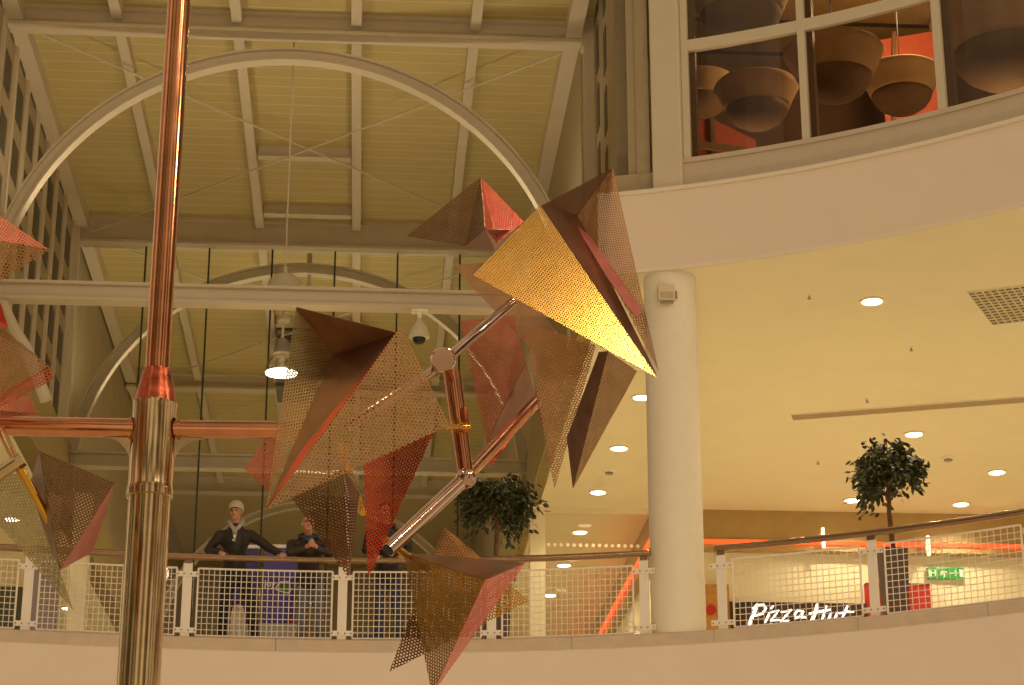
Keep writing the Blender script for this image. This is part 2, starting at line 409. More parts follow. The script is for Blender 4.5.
# glass screen of the passage with a row of frosted dots
w2 = thing('window_2', 'glass screen of the passage with a row of frosted dots', 'window', (4.4, 39.8, ZF)); w2['kind'] = 'structure'
bm = NB(); box2(bm, (3.43, 39.8, ZF), (5.54, 39.812, 12.2)); obj('pane', bm, 'glass', w2)
for i in range(15):
    bm = NB(); lathe(bm, [(.036, 39.788), (.036, 39.798)], (3.5+i*.125, 0, 11.56), 12, 'y'); obj('frosted_dot', bm, 'frosted_dot', w2)
# red neon strip round the bulkhead
t = thing('neon_strip', 'glowing red neon line running along the tan bulkhead', 'light', (6, 39.7, 11.6))
bm = NB(); box2(bm, (5.46, 39.66, 11.62), (16, 39.7, 11.69)); obj('neon_tube', bm, 'red_neon', t)
bm = NB(); box2(bm, (5.46, 39.7, 11.62), (5.51, 53.5, 11.69)); obj('neon_tube', bm, 'red_neon', t)
bm = NB(); box2(bm, (5.45, 39.67, 11.69), (16, 39.7, 11.71)); obj('cover', bm, 'beam_tan', t)

# ------------------------------------------------------------------ ceiling fixtures
def soffit(x, y): 
    d = ray(x, y); return EYE+d*((ZC-EYE.z)/d.z)
def make_downlight(p, label):
    t = thing('downlight', label, 'ceiling light', p, 'recessed downlights in the gallery soffits')
    bm = NB(); lathe(bm, [(.15, .02), (.185, .0), (.19, -.015), (.15, -.02), (.145, .0)], p, 28); obj('trim_ring', bm, 'trim_white', t, smooth=True)
    bm = NB(); lathe(bm, [(.143, -.012), (.1, -.03), (.0, -.034)], p, 24); obj('lens', bm, 'lamp_glow', t, smooth=True)
    return t
DL = [(872, 301, 'large round downlight nearest the curved fascia, left of the square grille'),
 (642, 397, 'downlight just left of the column top, nearest of the long passage row'),
 (619, 448, 'second downlight from the front in the passage row left of the column'),
 (598, 492, 'downlight in the passage row just before the header of the glass screen'),
 (580, 532, 'downlight seen through the passage glass just above the row of frosted dots'),
 (564, 565, 'downlight seen through the passage glass just below the handrail left of the column'),
 (550, 595, 'farthest downlight of the passage row, low behind the mesh railing'),
 (914, 434, 'downlight just above and right of the crown of the right ficus tree'),
 (997, 472, 'downlight farthest right on the soffit, right of the right ficus tree'),
 (961, 504, 'downlight near the tan bulkhead between the right ficus tree and the picture edge'),
 (852, 500, 'downlight touching the left side of the right ficus crown'),
 (943, 519, 'thin edge-on downlight closest to the tan bulkhead'),
 (12, 519, 'downlight in the left gallery seen beside the left edge sculpture'),
 (68, 608, 'downlight in the left gallery low behind the mesh at the tip of the left sculpture')]
LAMPS = []
d0 = None
for x, y, lb in DL:
    p = soffit(x, y); LAMPS.append(p)
    if d0 is None: d0 = make_downlight(p, lb)
    else: dup(d0, p, lb)
# smoke detectors and sprinklers
def detector(px, py, lb):
    p = soffit(px, py); t = thing('smoke_detector', lb, 'detector', p, 'round detectors on the soffit')
    bm = NB(); lathe(bm, [(.13, .02), (.13, -.02), (.1, -.03)], p, 20); obj('base', bm, 'trim_white', t)
    bm = NB(); lathe(bm, [(.08, -.03), (.07, -.06), (.0, -.07)], p, 20); obj('sensor', bm, 'grey_metal', t)
detector(609, 471, 'flat round detector beside the passage downlights left of the column')
detector(948, 458, 'small round detector on the soffit right of the right ficus tree')
for px, py, lb in ((809, 295, 'tiny sprinkler head left of the largest downlight'), (911, 347, 'tiny sprinkler head below the largest downlight'),
                   (867, 399, 'tiny sprinkler head just above the long slot diffuser'), (818, 461, 'tiny sprinkler head left of the right ficus crown')):
    p = soffit(px, py); t = thing('sprinkler_head', lb, 'sprinkler', p, 'sprinkler heads on the soffit')
    bm = NB(); lathe(bm, [(.035, .02), (.035, 0), (.03, -.012), (.0, -.014)], p, 12); obj('rosette', bm, 'trim_white', t)
    bm = NB(); lathe(bm, [(.011, -.01), (.011, -.05), (.03, -.055), (.03, -.062)], p, 10); obj('nozzle', bm, 'grey_metal', t)
# slot diffuser and egg-crate grille
t = thing('slot_diffuser', 'long narrow slot diffuser in the soffit above the right ficus tree', 'vent', soffit(900, 409))
a, b = soffit(792, 417), soffit(1034, 398.5)
bm = NB(); bar(bm, a-Vector((0, 0, .004)), b-Vector((0, 0, .004)), .3, .012); obj('slot', bm, mat('slot_grey', '#a48f66', .6), t)
bm = NB()
nn = (b-a).cross(Vector((0, 0, 1))).normalized()
for s_ in (-.155, .155): bar(bm, a+nn*s_-Vector((0, 0, .008)), b+nn*s_-Vector((0, 0, .008)), .02, .016)
obj('trim', bm, 'trim_white', t)
ga, gb, gc = soffit(967, 292), soffit(992, 324), soffit(1024, 285)
eu = (gc-ga).normalized()*1.25; ev = gb-ga
t = thing('ceiling_grille', 'square egg-crate return air grille in the soffit at the right edge', 'vent', ga+eu/2+ev/2)
bm = NB(); prism(bm, [ga, ga+eu, ga+eu+ev, ga+ev], (0, 0, -.004)); obj('backing', bm, mat('grille_dark', '#6d5236', .6), t)
bm = NB(); dz = Vector((0, 0, -.012))
for i in range(13): bar(bm, ga+eu*i/12+dz, ga+eu*i/12+ev+dz, .022, .022)
for i in range(13): bar(bm, ga+ev*i/12+dz, ga+ev*i/12+eu+dz, .022, .022)
obj('grid', bm, 'soffit', t)
# loudspeaker box on the column
cpt = Vector((4.13, 27.32, 0)); bp = Vector((4.03, 26.93, 11.92))
t = thing('column_speaker', 'small pale box fixed high on the round column', 'box', bp)
bm = NB(); box2(bm, (bp.x-.13, bp.y-.05, bp.z-.1), (bp.x+.11, bp.y+.07, bp.z+.12)); obj('casing', bm, mat('beige_casing', '#d6c4a2', .5), t, bevel=.012)
bm = NB(); box2(bm, (bp.x-.1, bp.y-.056, bp.z-.07), (bp.x+.08, bp.y-.048, bp.z+.02)); obj('front_plate', bm, mat('plate_grey', '#b8a789', .5), t)
bm = NB(); tube(bm, [(bp.x-.1, bp.y-.03, bp.z-.13), (bp.x+.08, bp.y-.03, bp.z-.13)], .018, 8); tube(bm, [(bp.x+.13, bp.y, bp.z-.06), (bp.x+.13, bp.y, bp.z+.05)], .015, 8); obj('bracket', bm, 'grey_metal', t)
# high bay pendant lamp
LP = Vector((-1.44, 31.55, 0))
t = thing('pendant_lamp', 'lit high-bay pendant lamp hanging on a wire at the nearest tie beam', 'lamp', LP+Vector((0, 0, 12.2)))
bm = NB(); tube(bm, [LP+Vector((0, 0, 13.95)), LP+Vector((0, 0, 18.1))], .013, 6); obj('wire', bm, 'steel_white', t)
bm = NB(); lathe(bm, [(.30, 13.42), (.30, 13.58), (.285, 13.67), (.24, 13.76), (.17, 13.83), (.08, 13.875), (.035, 13.89), (.03, 14.0), (.0, 14.02)], LP, 32); obj('canopy', bm, 'steel_white', t, smooth=True)
bm = NB(); tube(bm, [LP+Vector((0, 0, 12.75)), LP+Vector((0, 0, 13.5))], .02, 8); lathe(bm, [(.1, 13.06), (.1, 13.13)], LP, 16); obj('stem', bm, 'steel_white', t)
bm = NB(); lathe(bm, [(.03, 12.78), (.1, 12.74), (.12, 12.6), (.16, 12.52), (.15, 12.5), (.1, 12.5)], LP, 20); obj('socket', bm, 'grey_metal', t, smooth=True)
bm = NB(); lathe(bm, [(.155, 12.5), (.2, 12.42), (.25, 12.28), (.265, 12.2), (.255, 12.2), (.19, 12.42), (.15, 12.49)], LP, 32); obj('shade', bm, glass_mat('shade_glass', (.9, .86, .76, 1), .05), t, smooth=True)
bm = NB(); lathe(bm, [(.25, 12.2), (.25, 12.19), (.17, 12.175), (0, 12.17)], LP, 32); obj('diffuser', bm, 'lamp_glow', t, smooth=True)
# dome camera under the tie beam
cp = Vector((.71, 30.98, 0))
t = thing('dome_camera', 'white security dome camera hanging below the nearest tie beam', 'camera', cp+Vector((0, 0, 13.1)))
bm = NB(); box2(bm, (cp.x-.13, cp.y-.08, 13.06), (cp.x+.13, cp.y+.08, 13.12)); tube(bm, [cp+Vector((0, 0, 12.9)), cp+Vector((0, 0, 13.07))], .035, 10); obj('bracket', bm, 'trim_white', t)
bm = NB(); lathe(bm, [(.04, 12.96), (.07, 12.9), (.13, 12.8), (.165, 12.7), (.165, 12.64), (.11, 12.63)], cp, 24); obj('housing', bm, mat('camera_white', '#d9cdb4', .4), t, smooth=True)
bm = NB(); lathe(bm, [(.105, 12.64), (.1, 12.6), (.07, 12.55), (.0, 12.53)], cp, 20); obj('dome', bm, 'black', t, smooth=True)

# ------------------------------------------------------------------ shop front: sign, panels, exit sign
def q(x, y, Y=39.6): return ay(x, y, Y)
t = thing('shop_sign', 'dark brown shop sign board with white script letters behind the right railing', 'sign', (8.3, 39.9, 9.6))
bm = NB(); box2(bm, (7.02, 39.72, 9.2), (9.72, 39.95, 10.47)); obj('board', bm, 'brown_sign', t)
STR = {'P': [[(272, 482), (252, 530), (228, 590)], [(246, 500), (275, 482), (310, 480), (322, 500), (303, 530), (262, 542)]],
 'i': [[(343, 526), (330, 555), (318, 580)], [(364, 486), (352, 500)]],
 'z': [[(352, 522), (394, 514), (374, 542), (350, 570), (398, 566)]],
 'z ': [[(412, 522), (466, 510), (440, 540), (408, 572), (452, 570)], [(346, 590), (400, 594), (452, 586)]],
 'a': [[(532, 520), (505, 510), (486, 535), (492, 556), (515, 548), (535, 520), (528, 552), (552, 552)]],
 'H': [[(616, 482), (602, 530), (582, 578)], [(572, 530), (620, 520), (690, 508)], [(668, 488), (655, 530), (638, 580)]],
 'u': [[(696, 526), (682, 558), (690, 577), (712, 566), (728, 530)], [(730, 524), (718, 558), (722, 576)]],
 't': [[(788, 488), (770, 530), (752, 574), (772, 584)], [(742, 528), (780, 518), (822, 520)]]}
for k, ss in STR.items():
    bm = NB()
    for st in ss:
        P3 = [ay(710+x/5.706, 520+y/5.706, 39.6) for x, y in st]
        n = len(P3); rr = [.024 if 0 < i < n-1 else .019 for i in range(n)]
        if k in 'PH' and st is ss[0]: rr = [.034]*n
        tube(bm, P3, rr, 10)
        for p, r_ in zip(P3, rr): ball(bm, p, r_, 1)
    for v in bm.verts: v.co.y = 39.66+(v.co.y-39.6)*.8
    obj('letter', bm, 'white_glow', t)
t = thing('wall_panel', 'honey coloured wood panel beside the column with a red round badge', 'panel', (6.8, 39.9, 9.6))
bm = NB(); box2(bm, (6.3, 39.78, 9.0), (7.02, 39.95, 10.82)); obj('board', bm, 'wood', t)
bm = NB(); c = q(712.5, 608); lathe(bm, [(.1, 39.74), (.1, 39.78)], (c.x, 0, c.z), 20, 'y'); obj('badge', bm, 'red_panel', t)
t = tag(obj('wall_panel', (lambda b: (box2(b, (5.76, 39.74, 9.0), (5.95, 39.95, 10.7)), b)[1])(NB()), 'wood'), 'narrow strip of honey coloured wood seen left of the column', 'panel')
t = thing('wall_panel', 'red wall panel behind the planter of the right ficus tree', 'panel', (10.3, 39.9, 9.6))
bm = NB(); box2(bm, (9.73, 39.78, 9.2), (11.0, 39.95, 10.88)); obj('board', bm, 'red_panel', t)
bm = NB(); box2(bm, (9.73, 39.77, 10.86), (11.0, 39.95, 10.9)); obj('edge_trim', bm, mat('dark_red_trim', '#7a1510', .5), t)
ea, eb = q(927.5, 567, 39.85), q(965.5, 579, 39.85)
t = thing('exit_sign', 'green emergency exit sign with running figure and arrow on the cream wall', 'sign', ((ea.x+eb.x)/2, 39.9, eb.z))
bm = NB(); box2(bm, (ea.x, 39.86, eb.z), (eb.x, 39.94, ea.z)); obj('face', bm, 'green_sign', t, bevel=.008)
def ex(u, v): return Vector((ea.x+(eb.x-ea.x)*u, 39.85, eb.z+(ea.z-eb.z)*v))
def flat(strokes, name, r=.010):
    bm = NB()
    for st in strokes:
        tube(bm, [ex(*p) for p in st], r, 6)
    for v in bm.verts: v.co.y = 39.855+(v.co.y-39.85)*.3
    obj(name, bm, 'pale_sign', t)
flat([[(.04, .2), (.04, .8)], [(.09, .2), (.09, .8), (.2, .8), (.2, .2)], [(.12, .5), (.18, .5)], [(.24, .25), (.24, .75)]], 'lettering')
flat([[(.46, .86), (.47, .84)], [(.45, .7), (.41, .5), (.46, .35), (.44, .15)], [(.41, .5), (.36, .38), (.32, .4)], [(.44, .66), (.5, .58), (.52, .62)], [(.44, .66), (.37, .62), (.35, .5)]], 'running_figure', .012)
flat([[(.6, .5), (.8, .5)], [(.73, .72), (.8, .5), (.73, .28)]], 'arrow', .011)
flat([[(.87, .15), (.87, .85), (.96, .85), (.96, .15)], [(.9, .2), (.9, .8)], [(.93, .2), (.93, .8)]], 'door_mark', .011)
# glowing bars put in for bright glints on the bulkhead
for px, py, lb in ((823, 538, 'slim lit wall lamp on the bulkhead above the shop sign'), (928, 546, 'slim lit wall lamp on the bulkhead above the exit sign')):
    p = q(px, py, 39.55); t = thing('wall_lamp', lb, 'lamp', p)
    bm = NB(); box2(bm, (p.x-.03, 39.5, p.z-.2), (p.x+.03, 39.56, p.z+.2)); obj('tube', bm, 'slim_glow', t, bevel=.01)
    bm = NB(); box2(bm, (p.x-.05, 39.56, p.z-.1), (p.x+.05, 39.72, p.z+.1)); obj('bracket', bm, 'trim_white', t)

# ------------------------------------------------------------------ restaurant above
bm = NB(); strip(bm, 3.95, 11.5, [(.2, 13.5), (.36, 13.5), (.36, 13.98), (.2, 13.98)]); strip(bm, 3.95, 11.5, [(.17, 13.95), (.4, 13.95), (.4, 14.02), (.17, 14.02)])
struct('trim_19', bm, mat('spandrel_grey', '#c3b39c', .5, var=.03), label='pale spandrel below the restaurant windows', cat='spandrel')
bm = NB(); strip(bm, 3.86, 4.26, [(.08, 13.5), (.4, 13.5), (.4, 20), (.08, 20)]); struct('trim_20', bm, 'steel_white', label='broad pale post left of the restaurant windows', cat='post', bevel=.02)
bm = NB(); strip(bm, 3.5, 3.62, [(.3, 13.85), (.4, 13.85), (.4, 20), (.3, 20)], .1); strip(bm, 3.62, 3.80, [(.26, 13.85), (.4, 13.85), (.4, 20), (.26, 20)], .1); strip(bm, 3.3, 3.88, [(.22, 13.5), (.4, 13.5), (.4, 13.88), (.22, 13.88)], .1)
struct('trim_21', bm, 'hall_wall', label='upright cladding panel between post and louvres', cat='panel')
bm = NB(); strip(bm, 3.79, 3.87, [(.42, 13.5), (.5, 13.5), (.5, 20), (.42, 20)], .1); struct('trim_22', bm, 'dark_open', label='dark gap beside the broad post', cat='gap')
w3 = thing('window_3', 'curved restaurant window wall with pale frames', 'window', (7, 26, 14)); w3['kind'] = 'structure'
MX = (4.31, 5.84, 7.46, 9.0, 10.5)
for x in MX:
    bm = NB(); strip(bm, x-.045, x+.045, [(.2, 14.0), (.3, 14.0), (.3, 20), (.2, 20)], .1); obj('mullion', bm, 'steel_white', w3)
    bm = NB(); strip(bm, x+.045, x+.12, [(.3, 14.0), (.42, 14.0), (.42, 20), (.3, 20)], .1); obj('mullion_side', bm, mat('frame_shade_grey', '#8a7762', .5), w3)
for x0, x1 in zip(MX, MX[1:]):
    if x0 < 7.3:
        bm = NB(); strip(bm, x0+.045, x1-.045, [(.21, 15.72), (.3, 15.72), (.3, 15.9), (.21, 15.9)]); obj('transom', bm, 'steel_white', w3)
    bm = NB(); strip(bm, x0+.05, x1-.05, [(.27, 14.02), (.276, 14.02), (.276, 19.9), (.27, 19.9)]); obj('pane', bm, 'rglass', w3)
bm = NB(); prism(bm, [ep(3.95+i*.25, .4, 13.3) for i in range(30)]+[Vector((16, 20, 13.3)), Vector((16, 36, 13.3)), Vector((3.95, 36, 13.3))], (0, 0, .2)); struct('floor', bm, mat('restaurant_floor', '#5c4028', .6), label='dark restaurant floor above the gallery', cat='floor')
bm = NB(); prism(bm, [ep(3.95+i*.25, .4, 19.0) for i in range(30)]+[Vector((16, 20, 19.0)), Vector((16, 36, 19.0)), Vector((3.95, 36, 19.0))], (0, 0, .2)); struct('ceiling', bm, lined('restaurant_ceiling', '#8a6a3c', '#3a2a1a', 1.2, 1, .12), label='brown panelled restaurant ceiling', cat='ceiling')
bm = NB(); box2(bm, (3.95, 33.8, 13.5), (16, 34, 19)); struct('wall_restaurant', bm, mat('restaurant_wall', '#5a3c22', .7), label='brown back wall of the restaurant', cat='wall')
bm = NB(); box2(bm, (4.0, 27.6, 13.5), (4.1, 33.8, 19)); struct('wall_restaurant_side', bm, mat('restaurant_side', '#4a3524', .7), label='brown side wall of the restaurant', cat='wall')
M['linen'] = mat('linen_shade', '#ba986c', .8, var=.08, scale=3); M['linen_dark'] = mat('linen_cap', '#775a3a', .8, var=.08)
def shade(c, r, lb, proto=[None]):
    if proto[0] is None:
        t = thing('hanging_lamp', lb, 'lamp', (0, 0, 0), 'large fabric lampshades in the restaurant')
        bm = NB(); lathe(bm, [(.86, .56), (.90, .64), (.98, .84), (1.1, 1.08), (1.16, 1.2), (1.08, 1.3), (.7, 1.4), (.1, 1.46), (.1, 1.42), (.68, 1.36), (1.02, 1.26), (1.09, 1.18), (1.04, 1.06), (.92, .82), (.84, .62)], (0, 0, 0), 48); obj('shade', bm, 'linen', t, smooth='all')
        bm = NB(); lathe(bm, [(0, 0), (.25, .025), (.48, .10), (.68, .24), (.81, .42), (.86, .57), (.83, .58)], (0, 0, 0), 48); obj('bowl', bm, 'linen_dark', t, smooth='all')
        bm = NB(); tube(bm, [(0, 0, 1.25), (0, 0, 5)], .015, 6); obj('cord', bm, 'black', t)
        proto[0] = t
    else: t = dup(proto[0], c, lb)
    t.location = c; t.scale = (r, r, r); return t
for px, py, Y, r, lb in ((758, 128, 29.6, .58, 'fabric lampshade low in the left restaurant window'), (836, 100, 28.2, .66, 'fabric lampshade at the left of the middle restaurant window'),
     (903, 113, 29.6, .56, 'fabric lampshade against the orange screen in the middle window'), (1010, 86, 27.4, .95, 'large fabric lampshade in the right restaurant window'),
     (742, 38, 27.9, .72, 'fabric lampshade in the upper left restaurant pane'), (702, 116, 30.95, .5, 'fabric lampshade half hidden behind the left window post')):
    shade(ay(px, py, Y), r, lb)
M['orange'] = mat('orange_panel', '#b8563a', .6, var=.08)
def V3(x, y, z): return Vector((x, y, z))
for pts4, lb in (([(698, 112), (756, 140), (752, 150), (700, 146)], 'orange screen low behind the left restaurant window'),
                 ([(880, 40), (940, 30), (940, 118), (880, 132)], 'orange screen behind the lampshade of the middle restaurant window')):
    top2 = [ay(x, y, 31.6) for x, y in pts4[:2]]; bm = NB(); prism(bm, top2+[V3(top2[1].x, 31.6, 13.5), V3(top2[0].x, 31.6, 13.5)], (0, .08, 0))
    t = thing('orange_screen', lb, 'screen', (ay(*pts4[3], 31.6).x, 31.6, 13.5)); obj('board', bm, 'orange', t)
    bm = NB(); bar(bm, ay(pts4[0][0]+14, pts4[0][1]-8, 31.55), ay(pts4[3][0]+14, pts4[3][1]+30, 31.55), .07, .05); bar(bm, ay(pts4[3][0]-6, pts4[3][1]-2, 31.5), ay(pts4[2][0]+40, pts4[2][1]+8, 31.5), .08, .12); obj('batten', bm, 'linen_dark', t)
bm = NB(); box2(bm, (7.6, 31.3, 13.5), (8.1, 31.8, 16.3)); tag(obj('dark_cabinet', bm, 'black', bevel=.02), 'dark upright box between lampshades in the middle restaurant window', 'cabinet')

# ------------------------------------------------------------------ balustrades
def balustrade(name, label, x0, x1, posts, ends):
    t = thing(name, label, 'railing', ep((x0+x1)/2, .12, 7.2))
    bm = NB(); n = int((x1-x0)/.2); tube(bm, [ep(x0+(x1-x0)*i/n, .1, 8.3) for i in range(n+1)], .045, 14); obj('handrail', bm, 'rail_metal', t, smooth=True)
    for x in posts:
        c = ep(x, .12, 0); nrm = edge_n(x); rot = Matrix((Vector((nrm.y, -nrm.x, 0)), nrm, Vector((0, 0, 1)))).transposed()
        bm = NB(); bx(bm, (c.x, c.y, 7.71), (.125, .035, 1.02), rot); o = obj('post', bm, 'rail_white', t, bevel=.006)
        bm = NB(); bx(bm, (c.x, c.y, 8.24), (.1, .05, .07), rot); obj('stem', bm, 'rail_metal', o)
        for z in (7.3, 8.06):
            bm = NB(); bx(bm, Vector((c.x, c.y, z))-nrm*.022, (.30, .012, .07), rot); obj('bracket', bm, 'rail_white', o)
            for s_ in (-.125, -.045, .045, .125):
                bm = NB(); ball(bm, Vector((c.x, c.y, z))-nrm*.03+rot@Vector((s_, 0, 0)), .013, 1); obj('bolt', bm, 'grey_metal', o)
    seq = ([ends[0]] if ends[0] is not None else [])+list(posts)+([ends[1]] if ends[1] is not None else [])
    for a, b in zip(seq, seq[1:]):
        a += .14; b -= .14
        bm = NB(); n = 12
        zs0, zs1 = 7.235, 8.145
        for z in (zs0, zs1): tube(bm, [ep(a+(b-a)*i/n, .12, z) for i in range(n+1)], .014, 6)
        for x in (a, b): tube(bm, [ep(x, .12, zs0), ep(x, .12, zs1)], .014, 6)
        obj('mesh_frame', bm, 'rail_white', t)
        bm = NB(); k = int(round((b-a)/.07))
        for i in range(1, k): x = a+(b-a)*i/k; tube(bm, [ep(x, .12, zs0), ep(x, .12, zs1)], .0055, 4, False)
        for j in range(1, 11): z = zs0+(zs1-zs0)*j/11; tube(bm, [ep(a+(b-a)*i/n, .127, z) for i in range(n+1)], .0055, 4, False)
        obj('wire_mesh', bm, 'rail_white', t)
balustrade('balustrade', 'balcony railing with white mesh panels left of the column', -7.2, 3.72, (-6.5, -4.44, -2.4, -.34, 1.64, 3.62), (None, None))
balustrade('balustrade', 'balcony railing with white mesh panels right of the column', 4.52, 10, (4.59, 6.37, 8.1), (None, 9.9))

# ------------------------------------------------------------------ hanging metal sculpture
M['red_perf'] = perforated('perforated_red_copper', '#de5c3c', .36)  # red light on the faces put into the sheet colour
def sheet(parent, name, m, pts, thick=.004):
    P = [ay(x, y, Y) for x, y, Y in pts]
    bm = NB(); uvl = bm.loops.layers.uv.new('sheet')
    vs = [bm.verts.new(p) for p in P]
    nrm = Vector((0, 0, 0))
    for i in range(len(P)): a, b = P[i], P[(i+1) % len(P)]; nrm += a.cross(b)
    nrm.normalize(); u = (P[1]-P[0]).normalized(); v = nrm.cross(u).normalized()
    fs = [bm.faces.new((vs[0], vs[i], vs[i+1])) for i in range(1, len(vs)-1)]
    for f in fs:
        for l in f.loops: d = l.vert.co-P[0]; l[uvl].uv = (d.dot(u), d.dot(v))
    o = obj(name, bm, m, parent)
    so = o.modifiers.new('thickness', 'SOLIDIFY'); so.thickness = thick; so.offset = 0
    return o
def star(label, c, parts):
    t = thing('metal_star', label, 'sculpture', ay(*c), 'folded metal stars of the hanging sculpture')
    for name, m, pts in parts: sheet(t, name, m, pts)
    return t
star('small dark star with one bright red face, above and left of the big gold one', (482, 215, 12.2), [
    ('perforated_sheet', 'bronze', [(480.6, 177, 12.4), (406.6, 236, 12.2), (465.5, 246, 12.15), (485.4, 229, 11.9)]),
    ('perforated_sheet', 'red_perf', [(480.6, 177, 12.4), (485.4, 229, 11.9), (497, 243, 12.05), (524, 222, 12.3)]),
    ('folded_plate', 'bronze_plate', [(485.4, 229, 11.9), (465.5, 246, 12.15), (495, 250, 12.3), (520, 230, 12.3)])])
star('large folded star with a broad gold triangle, highest on the right', (565, 270, 11.5), [
    ('perforated_sheet', 'brass', [(540, 205, 11.25), (473, 275, 10.95), (656, 377, 11.3)]),
    ('folded_plate', 'bronze', [(541, 206, 11.27), (613, 168, 11.62), (577.6, 215.4, 11.72)]),
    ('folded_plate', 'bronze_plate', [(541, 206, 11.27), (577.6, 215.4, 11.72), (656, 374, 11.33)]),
    ('perforated_sheet', 'copper', [(613, 168, 11.62), (659, 372, 11.36), (577.6, 215.4, 11.72)]),
    ('inner_flange', 'rose_plate', [(575, 224, 11.62), (590, 236, 11.58), (642, 310, 11.4), (636, 318, 11.36), (606, 276, 11.47)]),  # sliver shaped and coloured as the pink reflection on the fold
    ('back_sheet', 'copper', [(452, 265, 11.9), (500, 262, 12.0), (560, 335, 11.7), (527, 345, 11.6)])])
star('star of rose copper and brown blades hanging below the big gold one', (560, 380, 11.4), [
    ('perforated_sheet', 'rose', [(460, 321, 11.7), (513, 316, 11.7), (526, 362, 11.5), (487, 442, 11.6)]),
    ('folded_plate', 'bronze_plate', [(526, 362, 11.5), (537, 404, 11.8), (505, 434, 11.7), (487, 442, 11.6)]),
    ('perforated_sheet', 'red_perf', [(487, 441, 11.62), (505, 432, 11.72), (537, 402, 11.82), (490, 468, 11.6)]),
    ('perforated_sheet', 'copper', [(526, 333, 11.5), (541, 327, 11.45), (596, 345, 11.4), (554.5, 489, 11.3), (541, 422, 11.4)]),
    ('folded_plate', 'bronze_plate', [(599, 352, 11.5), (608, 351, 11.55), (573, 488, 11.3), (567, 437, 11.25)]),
    ('perforated_sheet', 'copper', [(608, 351, 11.55), (637, 371, 11.8), (573, 488, 11.3)])])
star('largest folded star with a long copper blade, hanging in the middle left', (350, 390, 9.2), [
    ('perforated_sheet', 'copper', [(401, 325, 9.0), (450, 425.5, 9.05), (267, 509, 9.1)]),
    ('perforated_sheet', 'nickel', [(296, 307, 9.28), (333.5, 355, 9.42), (266, 508, 9.14)]),
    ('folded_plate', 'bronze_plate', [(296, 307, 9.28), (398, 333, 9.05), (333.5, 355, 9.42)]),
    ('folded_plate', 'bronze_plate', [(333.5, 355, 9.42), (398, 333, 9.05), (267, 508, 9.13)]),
    ('inner_flange', 'red_plate', [(399, 331, 9.02), (385, 352, 9.1), (300, 452, 9.16), (267, 509, 9.11)]),  # band coloured as the red reflection along the dark face
    ('perforated_sheet', 'red_perf', [(434, 432, 9.3), (363.5, 463, 9.5), (368, 578, 9.4)]),
    ('perforated_sheet', 'bronze', [(291, 497, 9.6), (344, 468, 9.7), (353, 497, 9.6), (348, 577, 9.5)]),
    ('curled_edge', 'tube_chrome', [(344, 468, 9.7), (353, 474, 9.5), (359, 492, 9.5), (349, 577, 9.5)]),
    ('back_sheet', 'rose', [(244, 469, 10.25), (266, 437, 10.2), (281, 440, 10.2), (270, 492, 10.15)])])
star('gold and red star hanging lowest, in front of the railing and kerb', (455, 600, 10.2), [
    ('perforated_sheet', 'old_brass', [(404, 553, 10.3), (485, 580, 9.9), (432, 694, 10.0)]),
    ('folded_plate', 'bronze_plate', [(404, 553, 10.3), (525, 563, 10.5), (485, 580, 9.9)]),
    ('perforated_sheet', 'red_perf', [(485, 580, 9.9), (525, 563, 10.5), (432, 694, 10.0)]),
    ('back_sheet', 'brass', [(444, 527, 10.7), (529, 601, 10.75), (389, 672, 10.6)]),
    ('folded_plate', 'bronze', [(444, 526, 10.68), (432, 556, 10.6), (486, 562, 10.65)])])
star('dark bronze star beside the mast below the left arm', (50, 520, 9.3), [
    ('perforated_sheet', 'bronze', [(39.4, 451, 9.3), (114.5, 483, 9.4), (60, 570, 9.0)]),
    ('folded_plate', 'rose_plate', [(114.5, 483, 9.4), (92, 552, 9.6), (60, 570, 9.0)]),
    ('perforated_sheet', 'nickel', [(-40, 480, 9.7), (20, 473, 9.5), (34, 500, 9.5), (74, 611, 9.3)]),
    ('folded_plate', 'bronze_plate', [(39.4, 451, 9.32), (30, 486, 9.5), (48, 540, 9.3), (60, 570, 9.02)])])
star('copper star cut by the left edge, upper of the two above the arm', (10, 245, 9.3), [
    ('perforated_sheet', 'rose', [(-60, 175, 9.5), (50, 250, 9.2), (-60, 230, 9.3)]),
    ('perforated_sheet', 'copper', [(-60, 230, 9.3), (50, 250, 9.2), (-60, 318, 9.5)])])
star('copper star cut by the left edge, lower of the two just above the arm', (10, 365, 9.3), [
    ('perforated_sheet', 'copper', [(-60, 300, 9.5), (0, 326, 9.32), (50, 366, 9.2), (-60, 428, 9.4)]),
    ('folded_plate', 'rose', [(50, 366, 9.2), (54, 379, 9.25), (-60, 440, 9.6), (-60, 428, 9.42)]),
    ('folded_plate', 'red_plate', [(-60, 280, 9.6), (0, 302, 9.5), (8, 327, 9.4), (0, 330, 9.36)]),
    ('back_sheet', 'rose', [(-60, 405, 9.8), (30, 396, 9.7), (38, 414, 9.6), (-60, 425, 9.8)])])

